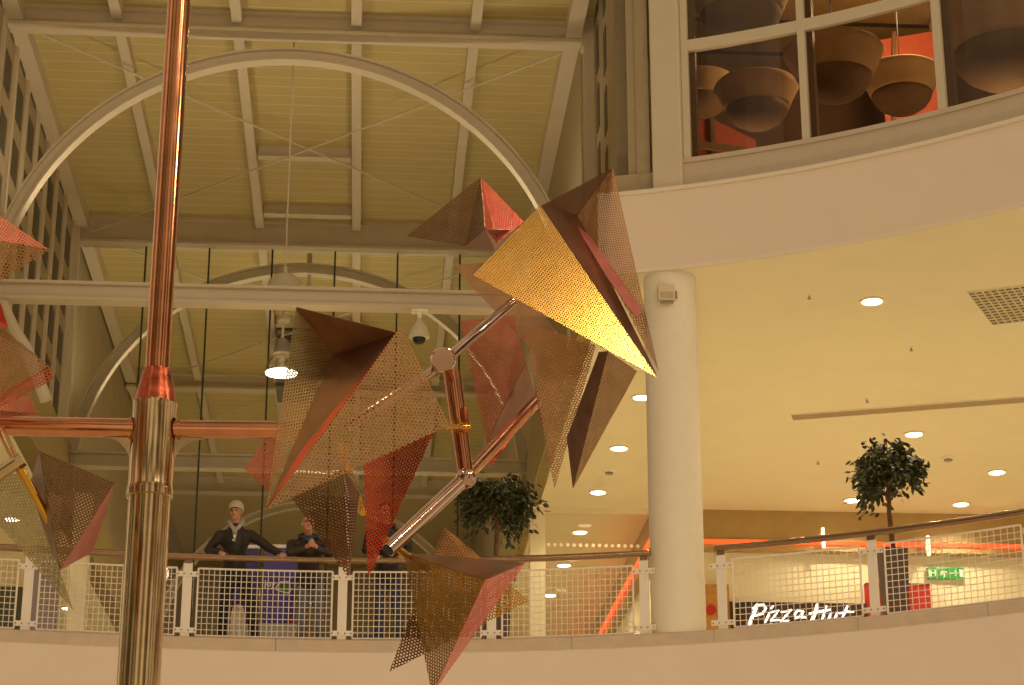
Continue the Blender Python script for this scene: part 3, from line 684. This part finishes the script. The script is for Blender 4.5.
# mast with arms
mx_, my_ = -1.072, 10.0
t = thing('sculpture_mast', 'tall copper and steel mast with two side arms standing left of centre', 'sculpture', (mx_, my_, 0))
bm = NB(); lathe(bm, [(.3, 0), (.3, .03), (.12, .05), (.12, .3), (.104, .32)], (mx_, my_, 0), 40); obj('base_flange', bm, 'tube_steel', t, smooth=True)
bm = NB(); lathe(bm, [(.1025, .05), (.1025, 4.4)], (mx_, my_, 0), 48); obj('lower_pole', bm, 'tube_steel', t, smooth=True)
bm = NB(); lathe(bm, [(.101, 4.30), (.114, 4.305), (.114, 4.34), (.110, 4.345), (.110, 4.36), (.1085, 4.365), (.108, 4.765), (.111, 4.77), (.111, 4.785), (.1, 4.79)], (mx_, my_, 0), 48); obj('collar', bm, 'tube_steel', t, smooth=True)
bm = NB(); lathe(bm, [(.108, 4.78), (.104, 4.80), (.086, 4.88), (.072, 4.945), (.068, 4.96), (.06, 4.965)], (mx_, my_, 0), 40); obj('cone', bm, 'mottled', t, smooth=True)
bm = NB(); lathe(bm, [(.0605, 4.9), (.0605, 9.5)], (mx_, my_, 0), 40); obj('upper_pole', bm, 'tube_copper', t, smooth=True)
za = 4.655
bm = NB(); tube(bm, [(mx_-.08, my_, za), (-2.6, my_, za)], .049, 28); obj('arm', bm, 'tube_copper', t, smooth=True)
bm = NB(); tube(bm, [(mx_+.08, my_, za), (-.25, my_, za+.01)], .045, 28); obj('arm', bm, 'tube_copper', t, smooth=True)
for s_ in (-1, 1):
    bm = NB(); pts = [(mx_+s_*.1, my_-.004, za-.04), (mx_+s_*.24, my_-.004, za-.04)]+[(mx_+s_*(.24-.135*math.sin(a)), my_-.004, za-.05-.14*(1-math.cos(a))) for a in [i*PI/16 for i in range(9)]]
    prism(bm, pts, (0, .008, 0)); obj('gusset', bm, 'tube_steel', t)
    bm = NB(); lathe(bm, [(.056, 0), (.056, .01)], (0, 0, 0), 24)
    bmesh.ops.transform(bm, matrix=Matrix.Translation((mx_+s_*.118, my_, za)) @ Matrix.Rotation(PI/2, 4, 'Y'), verts=bm.verts); obj('arm_ring', bm, 'tube_copper', t, smooth=True)
# swinging tube frame of the right-hand stars
t = thing('tube_linkage', 'jointed polished tubes linking the stars right of the mast', 'sculpture', ay(455, 420, 10))
def P(x, y, Y): return ay(x, y, Y)
bm = NB(); tube(bm, [P(345, 427, 10), P(430, 374, 9.9), P(443, 362, 9.95)], .026, 16); tube(bm, [P(428, 376, 9.92), P(443, 362, 9.95), P(512, 303, 11.0)], [.03, .028, .028], 18); obj('tube', bm, 'tube_chrome', t, smooth=True)
bm = NB(); d = (P(443, 360, 9.85)-P(443, 360, 10.05)).normalized(); tube(bm, [P(443, 360, 9.84), P(443, 360, 9.86), P(443, 360, 10.06)], [.055, .066, .066], 28); tube(bm, [P(443, 360, 9.82), P(443, 360, 9.85)], .05, 24); obj('joint', bm, 'tube_chrome', t, smooth=True)
bm = NB(); tube(bm, [P(452, 372, 10), P(466, 477, 10)], [.046, .040], 24); obj('tube', bm, 'tube_copper', t, smooth=True)
bm = NB(); ball(bm, P(466, 478, 9.99), .052, 3); obj('joint', bm, 'tube_chrome', t, smooth=True)
bm = NB(); tube(bm, [P(466, 477, 10), P(536, 402, 11.6)], [.032, .036], 18); obj('tube', bm, 'tube_copper', t, smooth=True)
bm = NB(); a, b = P(466, 477, 10), P(388, 550, 9.8); tube(bm, [a, b], .037, 20); obj('tube', bm, 'tube_chrome', t, smooth=True)
bm = NB(); tube(bm, [b+(b-a).normalized()*.001, b+(b-a).normalized()*.004], .03, 18); obj('pipe_mouth', bm, 'black', t)
bm = NB(); tube(bm, [P(447, 427, 9.06), P(461, 427, 9.9)], .012, 10); tube(bm, [P(452, 427, 9.92), P(469, 427, 9.94)], .016, 12); tube(bm, [P(460, 421, 10), P(461.5, 433, 10)], .05, 20); obj('brass_clamp', bm, 'brass_rod', t, smooth=True)
bm = NB(); tube(bm, [P(464, 408, 9.95), P(465, 421, 9.95)], [.016, .02], 12); obj('knob', bm, 'mottled', t, smooth=True)
bm = NB(); tube(bm, [P(384, 539, 9.8), P(409, 557, 10.28)], .018, 12); obj('brass_rod', bm, 'brass_rod', t, smooth=True)
bm = NB(); tube(bm, [P(340, 445, 9.98), P(363, 513, 9.7)], .018, 12); obj('brass_rod', bm, 'brass_rod', t, smooth=True)
t = thing('tube_linkage', 'short polished tube and brass rod holding the dark star left of the mast', 'sculpture', ay(10, 475, 9.2))
bm = NB(); tube(bm, [P(-60, 512, 9.3), P(21, 460, 9.2)], .03, 18); tube(bm, [P(16, 463, 9.2), P(22, 459, 9.2)], .036, 18); obj('tube', bm, 'tube_steel', t, smooth=True)
bm = NB(); tube(bm, [P(2, 432, 9.9), P(16, 462, 9.22), P(50, 522, 9.28)], .02, 12); obj('brass_rod', bm, 'brass_rod', t, smooth=True)

# ------------------------------------------------------------------ people
M['skin'] = mat('skin', '#c08a6a', .55, var=.06, scale=20); M['skin2'] = mat('skin_ruddy', '#c4876c', .5, var=.08, scale=20)
M['jacket'] = mat('black_jacket', '#2a2019', .6, var=.25, scale=25, bump=.3); M['jacket2'] = mat('dark_brown_jacket', '#33251b', .6, var=.25, scale=22, bump=.3)
M['trouser'] = mat('dark_trousers', '#211d1c', .8, var=.2, scale=20); M['jeans'] = mat('grey_blue_jeans', '#6f6f78', .85, var=.18, scale=26); M['jeans2'] = mat('blue_jeans', '#3c4560', .85, var=.2, scale=26)
M['hood'] = mat('grey_hoodie', '#a89f90', .9, var=.12, scale=30, bump=.3); M['beanie'] = mat('pale_knit', '#b9ad98', .9, var=.15, scale=60, bump=.5); M['shoe'] = mat('dark_shoe', '#2a2420', .5); M['hair'] = mat('dark_hair', '#2b1d12', .7, var=.3, scale=60)
M['eye'] = mat('eye_dark', '#1c120c', .2); M['lip'] = mat('lip', '#9a5848', .5); M['print'] = mat('white_print', '#f4eee2', .8); M['blue_scarf'] = mat('blue_collar', '#34507c', .85, var=.15, scale=30)
def blob(name, m, parent, chains, balls=(), vox=.009, sm=6, cut=None):
    """one continuous skin over tapered limbs"""
    bm = NB()
    for ch in chains:
        tube(bm, [c[0] for c in ch], [c[1] for c in ch], 12)
        for p, r in ch: ball(bm, p, r*.995, 2)
    for b in balls: ball(bm, b[0], b[1], 2, b[2] if len(b) > 2 else None)
    o = obj(name, bm, m, parent, smooth='all')
    rm = o.modifiers.new('skin', 'REMESH'); rm.mode = 'VOXEL'; rm.voxel_size = vox; rm.use_smooth_shade = True
    s = o.modifiers.new('smooth', 'SMOOTH'); s.factor = .5; s.iterations = sm
    return o
def V(x, y, z): return Vector((x, y, z))
def head_parts(h, yaw, pitch, s=1.0):
    """ellipsoids and chains of a head centred at h, facing -Y turned by yaw"""
    R = Matrix.Rotation(yaw, 3, 'Z') @ Matrix.Rotation(pitch, 3, 'X')
    w = lambda x, y, z: h+R@(Vector((x, y, z))*s)
    balls = [(w(0, .012, .03), (.076*s, .094*s, .092*s), R), (w(0, -.012, -.04), (.062*s, .076*s, .078*s), R), (w(0, -.06, -.098), (.026*s, .022*s, .02*s), R),
             (w(-.078, .012, -.012), (.012*s, .022*s, .034*s), R), (w(.078, .012, -.012), (.012*s, .022*s, .034*s), R),
             (w(0, -.078, .022), (.052*s, .014*s, .012*s), R), (w(-.042, -.066, -.028), (.022*s, .018*s, .02*s), R), (w(.042, -.066, -.028), (.022*s, .018*s, .02*s), R), (w(0, -.082, -.062), (.026*s, .01*s, .012*s), R)]
    chains = [[(w(0, -.082, .012), .009*s), (w(0, -.1, -.018), .012*s), (w(0, -.106, -.032), .015*s)], [(w(-.012, -.094, -.036), .009*s), (w(.012, -.094, -.036), .009*s)]]
    return w, balls, chains, R
def on_rail(x, dy, z): return Vector((x, edge(x)+.1+dy, z))
def grip(c, side, tilt=0):
    """hand over the rail: palm behind, four bent fingers over the front, thumb from the side of the palm"""
    ch = []; b = [(V(c.x, c.y+.012, c.z), (.044, .05, .021), None)]
    for i, (o, ln) in enumerate(((-.033, .86), (-.011, 1), (.011, .96), (.033, .76))):
        o *= -side
        ch.append([(V(c.x+o, c.y-.028, c.z+.004), .011), (V(c.x+o*1.12, c.y-.062*ln, c.z-.006), .0102), (V(c.x+o*1.14, c.y-.08*ln, c.z-.036*ln), .0095), (V(c.x+o*1.1, c.y-.076*ln, c.z-.062*ln), .0085)])
    ch.append([(V(c.x+side*.034, c.y+.03, c.z-.004), .014), (V(c.x+side*.062, c.y+.004, c.z-.006), .0125), (V(c.x+side*.072, c.y-.026, c.z-.018), .010)])
    return ch, b
def person(label, base, J, hd, skin, jm, tm, extra, girth=1.0, clasp=False, group=None):
    t = thing('person', label, 'person', base)
    g = girth
    h, yaw, pitch = hd
    w, hb, hc, R = head_parts(h, yaw, pitch)
    neck0 = J['neck']; ch = list(hc); bl = list(hb)
    ch.append([(neck0-V(0, -.02, .05), .064), (neck0, .056), (w(0, .03, -.05), .055)])
    pel, chest = J['pelvis'], J['chest']
    ch.append([(pel, .12*g), ((pel+chest)/2, .115*g), (chest, .13*g), (neck0-V(0, -.02, .06), .08)])
    for s in 'lr':
        ch.append([(J['sh'+s], .055), (J['el'+s], .042), (J['wr'+s], .03), (J['ha'+s], .028)])
        ch.append([(J['hip'+s], .08*g), (J['kn'+s], .055), (J['an'+s], .04)])
        ch.append([(J['an'+s]-V(0, 0, .02), .04), (V(J['an'+s].x, J['an'+s].y-.13, base[2]+.045), .035)])
    if clasp:
        c = clasp
        for sd in (-1, 1):
            bl.append((c+V(sd*.028, .01, 0), (.026, .03, .045), Matrix.Rotation(sd*.5, 3, 'Z')))
            for i in range(4):
                z = .034-i*.022
                ch.append([(c+V(sd*.03, -.01, z), .0105), (c+V(sd*.016, -.042+.004*i, z+.004), .0102), (c+V(-sd*.014, -.044+.004*i+sd*.006, z+.008), .0095), (c+V(-sd*.034, -.024, z+.006), .0085)])
            ch.append([(c+V(sd*.024, .01, .04), .014), (c+V(sd*.016, -.012, .062), .012), (c+V(-sd*.004, -.026, .07), .010)])
    else:
        for s, sd in (('l', 1), ('r', -1)):
            a, b = grip(J['ha'+s], sd); ch += a; bl += [(x[0], x[1]) for x in b]
    blob('body', skin, t, ch, bl, .0065, 4)
    for sx in (-.031, .031):
        bm = NB(); ball(bm, w(sx, -.083, .006), (.013, .008, .008), 2, R); obj('eye', bm, 'eye', t, smooth='all')
    bm = NB(); ball(bm, w(0, -.0925, -.063), (.024, .006, .007), 2, R); obj('mouth', bm, 'lip', t, smooth='all')
    # clothes
    jc = [[(pel-V(0, 0, .02), .165*g), ((pel+chest)/2, .16*g), (chest, .175*g), (neck0-V(0, -.03, .09), .12)],
          [(J['shl']-V(0, 0, .03), .08*g), (chest+V(0, 0, .06), .12*g), (J['shr']-V(0, 0, .03), .08*g)]]
    jb = [(chest, (.215*g, .15*g, .19), None), (pel+V(0, 0, .05), (.2*g, .145*g, .16), None)]
    for s in 'lr': jc.append([(J['sh'+s]-V(0, 0, .02), .082*g), ((J['sh'+s]+J['el'+s])/2, .07*g), (J['el'+s], .064*g), ((J['el'+s]+J['wr'+s])/2, .056*g), (J['wr'+s], .046)])
    blob('jacket', jm, t, jc, jb, .012, 5)
    tc = []
    for s in 'lr': tc.append([(J['hip'+s], .105*g), ((J['hip'+s]+J['kn'+s])/2, .092*g), (J['kn'+s], .072), (J['an'+s]-V(0, 0, .03), .066)])
    blob('trousers', tm, t, tc, [(pel-V(0, 0, .05), (.17*g, .13*g, .13), None)], .012, 5)
    for s in 'lr':
        a = J['an'+s]; blob('shoe', 'shoe', t, [[(V(a.x, a.y+.03, base[2]+.045), .045), (V(a.x, a.y-.06, base[2]+.045), .043), (V(a.x, a.y-.15, base[2]+.036), .036)]], (), .01, 3)
    extra(t, w, R, J)
    return t
FL = ZF
# person with pale knit cap
J1 = dict(neck=P(236, 523, 28.03), chest=P(235, 540, 28.1), pelvis=P(235, 574, 28.28), shl=P(220.5, 534, 28.08), shr=P(250.5, 534, 28.08), ell=P(208.5, 550, 28.1), elr=P(268, 547, 28.02),
          wrl=on_rail(P(220, 553, 27.9).x, .12, 8.40), wrr=on_rail(P(280, 553, 27.9).x, .12, 8.40), hal=on_rail(P(222, 556, 27.8).x, .03, 8.368), har=on_rail(P(283, 556, 27.8).x, .03, 8.368),
          hipl=P(229, 582, 28.28), hipr=P(244, 582, 28.28), knl=P(223, 610, 28.2), knr=P(252, 610, 28.2))
J1['anl'] = V(J1['knl'].x-.02, 28.25, FL+.09); J1['anr'] = V(J1['knr'].x+.04, 28.3, FL+.09)
def ex1(t, w, R, J):
    bm = NB(); 
    c = w(0, .016, .05); ball(bm, c, (.092, .112, .098), 3, R)
    bmesh.ops.bisect_plane(bm, geom=bm.verts[:]+bm.edges[:]+bm.faces[:], plane_co=w(0, -.08, .042), plane_no=R@Vector((0, -.35, -1)), clear_outer=True)
    o = obj('knit_cap', bm, 'beanie', t, smooth='all'); s = o.modifiers.new('t', 'SOLIDIFY'); s.thickness = .012; s.offset = 1
    blob('hair', 'hair', t, [[(w(-.06, -.052, .05), .016), (w(0, -.082, .055), .016), (w(.06, -.052, .05), .016)]], (), .007, 2)
    n = J['neck']
    blob('hood', 'hood', t, [[(n+V(-.085, .03, .02), .035), (n+V(-.07, -.05, -.03), .034), (n+V(-.045, -.1, -.08), .03), (n+V(0, -.13, -.15), .026), (n+V(.045, -.1, -.08), .03), (n+V(.07, -.05, -.03), .034), (n+V(.085, .03, .02), .035)],
                            [(n+V(-.085, .03, .02), .04), (n+V(0, .1, .03), .05), (n+V(.085, .03, .02), .04)]], (), .01, 4)
    c = J['chest']
    blob('shirt', 'hood', t, [[(c+V(0, -.13, .12), .045), (c+V(.005, -.15, .02), .028), (c+V(.01, -.15, -.06), .012)]], (), .01, 3)
    bm = NB(); ball(bm, c+V(.005, -.205, .0), (.016, .006, .03), 2); ball(bm, c+V(-.012, -.2, -.05), (.014, .006, .014), 2); obj('print', bm, 'print', t, smooth='all')
person('person in a pale knit cap and black jacket leaning on the railing with arms apart', (J1['pelvis'].x, 28.2, FL), J1, (P(236, 511.5, 27.96), -.25, .1), 'skin', 'jacket', 'trouser', ex1)
# older bald person with clasped hands
J2 = dict(neck=P(308.5, 535, 27.98), chest=P(309, 549, 28.06), pelvis=P(309, 582, 28.42), shl=P(292, 543.5, 28.03), shr=P(326, 543.5, 28.03), ell=on_rail(P(290, 553, 27.85).x, .06, 8.41), elr=on_rail(P(329, 553, 27.85).x, .06, 8.41),
          hipl=P(303, 588, 28.42), hipr=P(317, 588, 28.42), knl=P(303, 613, 28.3), knr=P(319, 613, 28.3))
cl = P(311.5, 544.5, 27.75); J2['wrl'] = cl+V(-.09, .07, -.035); J2['wrr'] = cl+V(.09, .07, -.035); J2['hal'] = cl+V(-.035, .02, 0); J2['har'] = cl+V(.035, .02, 0)
J2['anl'] = V(J2['knl'].x-.02, 28.42, FL+.09); J2['anr'] = V(J2['knr'].x+.04, 28.45, FL+.09)
def ex2(t, w, R, J):
    n = J['neck']
    blob('collar', 'jacket2', t, [[(n+V(-.1, -.02, -.03), .045), (n+V(-.06, .07, 0), .05), (n+V(.06, .07, 0), .05), (n+V(.1, -.02, -.03), .045)]], (), .01, 3)
    blob('scarf', 'blue_scarf', t, [[(n+V(-.06, -.05, -.04), .03), (n+V(0, -.1, -.09), .035), (n+V(.06, -.05, -.04), .03)]], (), .009, 3)
    blob('hair', 'hood', t, [[(w(-.074, .03, .0), .012), (w(-.06, .085, -.01), .016), (w(0, .105, -.01), .018), (w(.06, .085, -.01), .016), (w(.074, .03, 0), .012)]], (), .007, 2)
person('bald person in a dark brown jacket resting on the railing with hands clasped', (J2['pelvis'].x, 28.35, FL), J2, (P(308, 523.5, 27.82), .12, -.05), 'skin2', 'jacket2', 'jeans', ex2, clasp=cl)
# third person behind the red blade
J3 = dict(neck=P(386, 524, 28.05), chest=P(388, 541, 28.12), pelvis=P(388, 576, 28.28), shl=P(371, 533, 28.1), shr=P(404, 532, 28.1), ell=P(366, 550, 28.1), elr=P(409, 549, 28.1),
          wrl=P(375, 554, 27.95), wrr=P(404, 554, 27.95), hal=on_rail(P(377, 556, 27.8).x, .03, 8.368), har=on_rail(P(402, 556, 27.8).x, .03, 8.368),
          hipl=P(381, 584, 28.28), hipr=P(396, 584, 28.28), knl=P(379, 611, 28.2), knr=P(398, 611, 28.2))
J3['anl'] = V(J3['knl'].x, 28.25, FL+.09); J3['anr'] = V(J3['knr'].x+.02, 28.3, FL+.09)
def ex3(t, w, R, J):
    blob('hair', 'hair', t, [[(w(-.07, .03, .03), .025), (w(-.05, -.02, .09), .03), (w(.05, -.02, .09), .03), (w(.07, .03, .03), .025)], [(w(0, .04, .09), .06), (w(0, .08, .0), .05)]], (), .009, 3)
    n = J['neck']; blob('collar', 'jacket', t, [[(n+V(-.1, -.02, -.03), .045), (n+V(-.06, .07, 0), .05), (n+V(.06, .07, 0), .05), (n+V(.1, -.02, -.03), .045)]], (), .01, 3)
person('person in black jacket and blue jeans standing behind the red hanging blade', (J3['pelvis'].x, 28.2, FL), J3, (P(385, 512, 28.0), .3, 0), 'skin', 'jacket', 'jeans2', ex3)

# ------------------------------------------------------------------ roll-up banners, crate, bollard
M['purple'] = mat('purple_banner_print', '#5a4a9c', .5, var=.08, scale=2); M['purple_dark'] = mat('deep_purple_banner_print', '#43387a', .5, var=.08, scale=2); M['silver'] = mat('silver_base', '#cfc8bc', .5); M['green_card'] = mat('green_print', '#4f7a3a', .5, var=.3, scale=14)
def banner(label, x0, x1, Y, m, z0=7.62, z1=8.76):
    t = thing('roll_up_banner', label, 'banner', ((x0+x1)/2, Y, FL))
    bm = NB(); box2(bm, (x0, Y-.006, z0), (x1, Y+.006, z1)); obj('panel', bm, m, t)
    bm = NB(); box2(bm, (x0-.02, Y-.03, z1-.02), (x1+.02, Y+.03, z1+.03)); obj('top_rail', bm, 'white_banner' if 'white_banner' in M else 'trim_white', t, bevel=.008)
    bm = NB(); box2(bm, (x0-.03, Y-.09, z0-.05), (x1+.03, Y+.09, z0+.03)); box2(bm, (x0, Y-.1, FL+.02), (x1, Y+.1, z0-.04)); obj('base', bm, 'silver', t, bevel=.012)
    for x in (x0+.06, x1-.06):
        bm = NB(); box2(bm, (x-.03, Y-.22, FL), (x+.03, Y+.22, FL+.03)); obj('foot', bm, 'silver', t, bevel=.006)
    bm = NB(); tube(bm, [((x0+x1)/2, Y+.05, z0), ((x0+x1)/2, Y+.05, z1)], .012, 8); obj('support_pole', bm, 'silver', t)
    return t
banner('deep purple roll-up banner half hidden behind the legs of the person in the knit cap', -1.9, -1.55, 29.05, 'purple_dark')
t = banner('purple roll-up banner with white lettering and a green picture', -1.46, -1.0, 29.0, 'purple')
try:
    cu = bpy.data.curves.new('text', 'FONT'); cu.body = 'joy'; cu.size = .125; cu.extrude = .003; cu.offset = .003
    tob = bpy.data.objects.new('text', cu); C.objects.link(tob); bpy.context.view_layer.update()
    me = bpy.data.meshes.new_from_object(tob.evaluated_get(bpy.context.evaluated_depsgraph_get())); bpy.data.objects.remove(tob)
    bm = NB(); bm.from_mesh(me); bpy.data.meshes.remove(me)
    p = P(264.3, 586, 28.98); bmesh.ops.transform(bm, matrix=Matrix.Translation((p.x, 28.985, p.z)) @ Matrix.Rotation(PI/2, 4, 'X'), verts=bm.verts)
    o = obj('lettering', bm, 'print', t)
except Exception as e: print('text', e)
bm = NB(); prism(bm, [ay(x, y, 28.985) for x, y in ((278, 583), (281, 581), (290, 581), (291, 592), (288, 594), (281, 592), (276, 590), (275.5, 587))], (0, .004, 0)); obj('picture_border', bm, 'print', t)
bm = NB(); prism(bm, [ay(x, y, 28.98) for x, y in ((279, 584), (282, 582.5), (289, 582.5), (290, 591), (287, 592), (281, 590.5), (277.5, 589), (277, 587))], (0, .004, 0)); obj('picture', bm, 'green_card', t)
bm = NB(); prism(bm, [ay(x, y, 28.985) for x, y in ((289, 619), (293, 619), (293, 624), (289, 624))], (0, .004, 0)); obj('sticker', bm, 'red_panel', t)
p = P(363, 637, 28.7); t = thing('storage_crate', 'low blue grey crate on the floor left of the person in blue jeans', 'crate', (p.x, 28.7, FL))
bm = NB(); box2(bm, (p.x-.14, 28.58, FL), (p.x+.14, 28.82, FL+.3)); obj('bin', bm, mat('crate_blue', '#6a7488', .5), t, bevel=.015)
bm = NB(); box2(bm, (p.x-.155, 28.565, FL+.28), (p.x+.155, 28.835, FL+.32)); obj('lid', bm, mat('crate_lid', '#b9b4a8', .5), t, bevel=.01)
p = P(237, 637, 28.6); t = thing('bollard', 'pale rounded bollard seen between the legs of the person in the knit cap', 'bollard', (p.x, 28.6, FL))
bm = NB(); lathe(bm, [(.1, FL+.06), (.095, FL+.55), (.08, FL+.62), (.04, FL+.67), (0, FL+.68)], (p.x, 28.6, 0), 24); obj('post', bm, 'plaster', t, smooth=True)
bm = NB(); lathe(bm, [(.13, FL), (.13, FL+.05), (.1, FL+.07)], (p.x, 28.6, 0), 24); obj('base', bm, 'grey_metal', t)

# ------------------------------------------------------------------ ficus trees
M['leaf'] = mat('ficus_leaf', '#3c401d', .45, var=.45, scale=9); M['bark'] = mat('ficus_bark', '#6b4a2c', .8, var=.2, scale=20); M['planter'] = mat('brown_planter', '#5e463a', .5, var=.06); M['soil'] = mat('potting_soil', '#2c2018', .9)
def ficus(label, x, Y, z_c, rx, rz, zp, hw, seed, nl=620, droop=0):
    rnd = random.Random(seed)
    t = thing('ficus_tree', label, 'tree', (x, Y, FL))
    bm = NB(); k = .8
    prism(bm, [(x-hw*k, Y-hw*k, FL), (x+hw*k, Y-hw*k, FL), (x+hw*k, Y+hw*k, FL), (x-hw*k, Y+hw*k, FL)], (0, 0, zp-FL))
    for v in bm.verts:
        if v.co.z > zp-.01: v.co.x = x+(v.co.x-x)/k; v.co.y = Y+(v.co.y-Y)/k
    obj('planter', bm, 'planter', t, bevel=.012)
    bm = NB(); lathe(bm, [(hw*.8, zp-.01), (hw*.75, zp+.01), (0, zp+.02)], (x, Y, 0), 20); obj('soil', bm, 'soil', t)
    bm = NB(); top = V(x+.02, Y, z_c)
    tube(bm, [V(x+.02, Y, zp-.05), V(x-.005, Y+.01, (zp+z_c)/2), top], [.04, .033, .028], 10)
    tips = []
    for i in range(40):
        a = rnd.uniform(0, 2*PI); e = rnd.uniform(-.15, 1.2); r = rnd.uniform(.55, .95)
        tip = V(x+rx*r*math.cos(a)*math.cos(e), Y+rx*r*math.sin(a)*math.cos(e), z_c+rz*r*math.sin(e))
        mid = top.lerp(tip, .5)+V(0, 0, .07); tube(bm, [top-V(0, 0, rnd.uniform(0, .22)), mid, tip], [.016, .011, .005], 6); tips.append((mid, tip))
    obj('trunk', bm, 'bark', t, smooth=True)
    bm = NB()
    for i in range(nl):
        mid, tip = rnd.choice(tips)
        b = mid.lerp(tip, rnd.uniform(.05, 1.08))+V(rnd.gauss(0, .06), rnd.gauss(0, .06), rnd.gauss(-.02, .07)-(rnd.random()**2.5)*rz*.6)
        out = V(b.x-x, b.y-Y, 0); out = out.normalized() if out.length > .01 else V(1, 0, 0)
        d = (out*rnd.uniform(.2, .9)+V(rnd.gauss(0, .4), rnd.gauss(0, .4), rnd.uniform(-1.1, .1))).normalized()
        sd = d.cross(V(rnd.gauss(0, 1), rnd.gauss(0, 1), 1)).normalized(); nn = sd.cross(d)
        L, W = rnd.uniform(.09, .135), rnd.uniform(.024, .034)
        a0 = bm.verts.new(b); tp = bm.verts.new(b+d*L-nn*L*.12)
        m1 = bm.verts.new(b+d*L*.4+nn*.006); l1 = bm.verts.new(b+d*L*.38+sd*W-nn*.004); r1 = bm.verts.new(b+d*L*.38-sd*W-nn*.004); l2 = bm.verts.new(b+d*L*.72+sd*W*.72-nn*L*.04); r2 = bm.verts.new(b+d*L*.72-sd*W*.72-nn*L*.04); m2 = bm.verts.new(b+d*L*.72+nn*.002-nn*L*.03)
        for f in ((a0, l1, m1), (a0, m1, r1), (l1, l2, m2, m1), (m1, m2, r2, r1), (l2, tp, m2), (m2, tp, r2)): bm.faces.new(f)
    obj('foliage', bm, 'leaf', t)
    return t
p = P(887, 470, 28.0); ficus('round-crowned ficus tree in a brown planter behind the right railing', p.x, 28.0, p.z-.07, .68, .56, 8.62, .18, 3, 1600)
p = P(500, 505, 28.7); ficus('ficus tree standing behind the left railing between the sculpture and the column', p.x-.05, 28.7, p.z-.04, .74, .6, 8.1, .2, 11, 1600)

# ------------------------------------------------------------------ light
def lamp(kind, loc, power, col, size=.1, rot=None, spot=None, blend=.6, name='lamp'):
    d = bpy.data.lights.new(name, kind); d.energy = power; d.color = col
    o = bpy.data.objects.new(name, d); C.objects.link(o); o.location = loc
    if kind == 'AREA': d.shape = 'DISK'; d.size = size
    else: d.shadow_soft_size = size
    if spot: d.spot_size = math.radians(spot); d.spot_blend = blend
    if rot: o.rotation_euler = Vector(rot).to_track_quat('-Z', 'Y').to_euler()
    return o
WARM = (1, .81, .53)
for i, p in enumerate(LAMPS): lamp('SPOT', p-Vector((0, 0, .06)), 310, WARM, .1, spot=140, name='downlight_lamp')
for p in ((7, 34, ZC-.06), (12, 31, ZC-.06), (4.4, 30, ZC-.06), (9, 30, ZC-.06), (-7.1, 32, ZC-.06), (-7.1, 39, ZC-.06), (-7.1, 36, ZC-.06), (-7.1, 45, ZC-.06)): lamp('SPOT', p, 310, WARM, .1, spot=140, name='downlight_lamp')  # no fixtures here; the left ones added to brighten the left soffit
for Y in (46, 56): lamp('POINT', (-1.4, Y, 11.8), 300, (1, .82, .5), .25, name='high_bay_lamp')  # no fixtures; added beyond the glass to light the hall
for p in ((-4.2, 31.4, 13.6), (1.4, 31.4, 13.6), (-4.2, 40.8, 13.6), (1.4, 40.8, 13.6)): lamp('SPOT', p, 270, (1, .84, .6), .15, rot=(0, 0, 1), spot=125, name='hall_uplight')  # upward spots added to brighten the hall ceiling and beams, no fixtures
lamp('POINT', (8.5, 29.5, 17.9), 520, (1, .74, .44), .3, name='restaurant_lamp'); lamp('POINT', (6, 31.0, 14.4), 200, (1, .74, .44), .2, name='restaurant_lamp'); lamp('POINT', (9.5, 28.0, 14.6), 160, (1, .74, .44), .2, name='restaurant_lamp')
for p, e, tgt, sz in (((-8, 4, 19), 500, (0, 11, 5), 1.6), ((10, -6, 19), 1000, (0, 24, 8), 1.6), ((14, 16, 19), 350, (6, 26, 12), 1.6), ((15, -3, 19), 700, (0, 24, 8), 1.6),  # unseen lights added to brighten the atrium and hall
                  ((5.66, 9.0, 9.2), 130, (1.5, 11.3, 5.5), .5), ((3.2, 15.1, 11.6), 160, (.7, 12.2, 6.8), .5), ((2, 15, 2.2), 420, (2, 27.5, 6.3), 1.5)):  # added for highlights on gold and red faces, and to brighten the lower fascia
    lamp('AREA', p, e, (1, .78, .52), sz, rot=Vector(tgt)-Vector(p), name='atrium_floodlight')
W = bpy.data.worlds.new('world'); S.world = W; W.use_nodes = True
nt = W.node_tree; bg = nt.nodes['Background']
tc = nt.nodes.new('ShaderNodeTexCoord'); mp = nt.nodes.new('ShaderNodeMapping'); mp.inputs['Scale'].default_value = (4, 4, .8)
nz = nt.nodes.new('ShaderNodeTexNoise'); nz.inputs['Scale'].default_value = 1.4; nz.inputs['Detail'].default_value = 1.5
rp = nt.nodes.new('ShaderNodeValToRGB'); e = rp.color_ramp.elements
e[0].position = .42; e[0].color = (.13, .085, .045, 1); e[1].position = .60; e[1].color = (1.5, 1.12, .7, 1)
nt.links.new(tc.outputs['Generated'], mp.inputs[0]); nt.links.new(mp.outputs[0], nz.inputs['Vector']); nt.links.new(nz.outputs['Fac'], rp.inputs[0]); nt.links.new(rp.outputs[0], bg.inputs[0])
bg.inputs[1].default_value = .95
S.cycles.transparent_max_bounces = 24
S.cycles.max_bounces = 8
vs = S.view_settings
vs.view_transform = 'Standard'; vs.look = 'None'; vs.exposure = -0.78; vs.gamma = 1; vs.use_curve_mapping = False
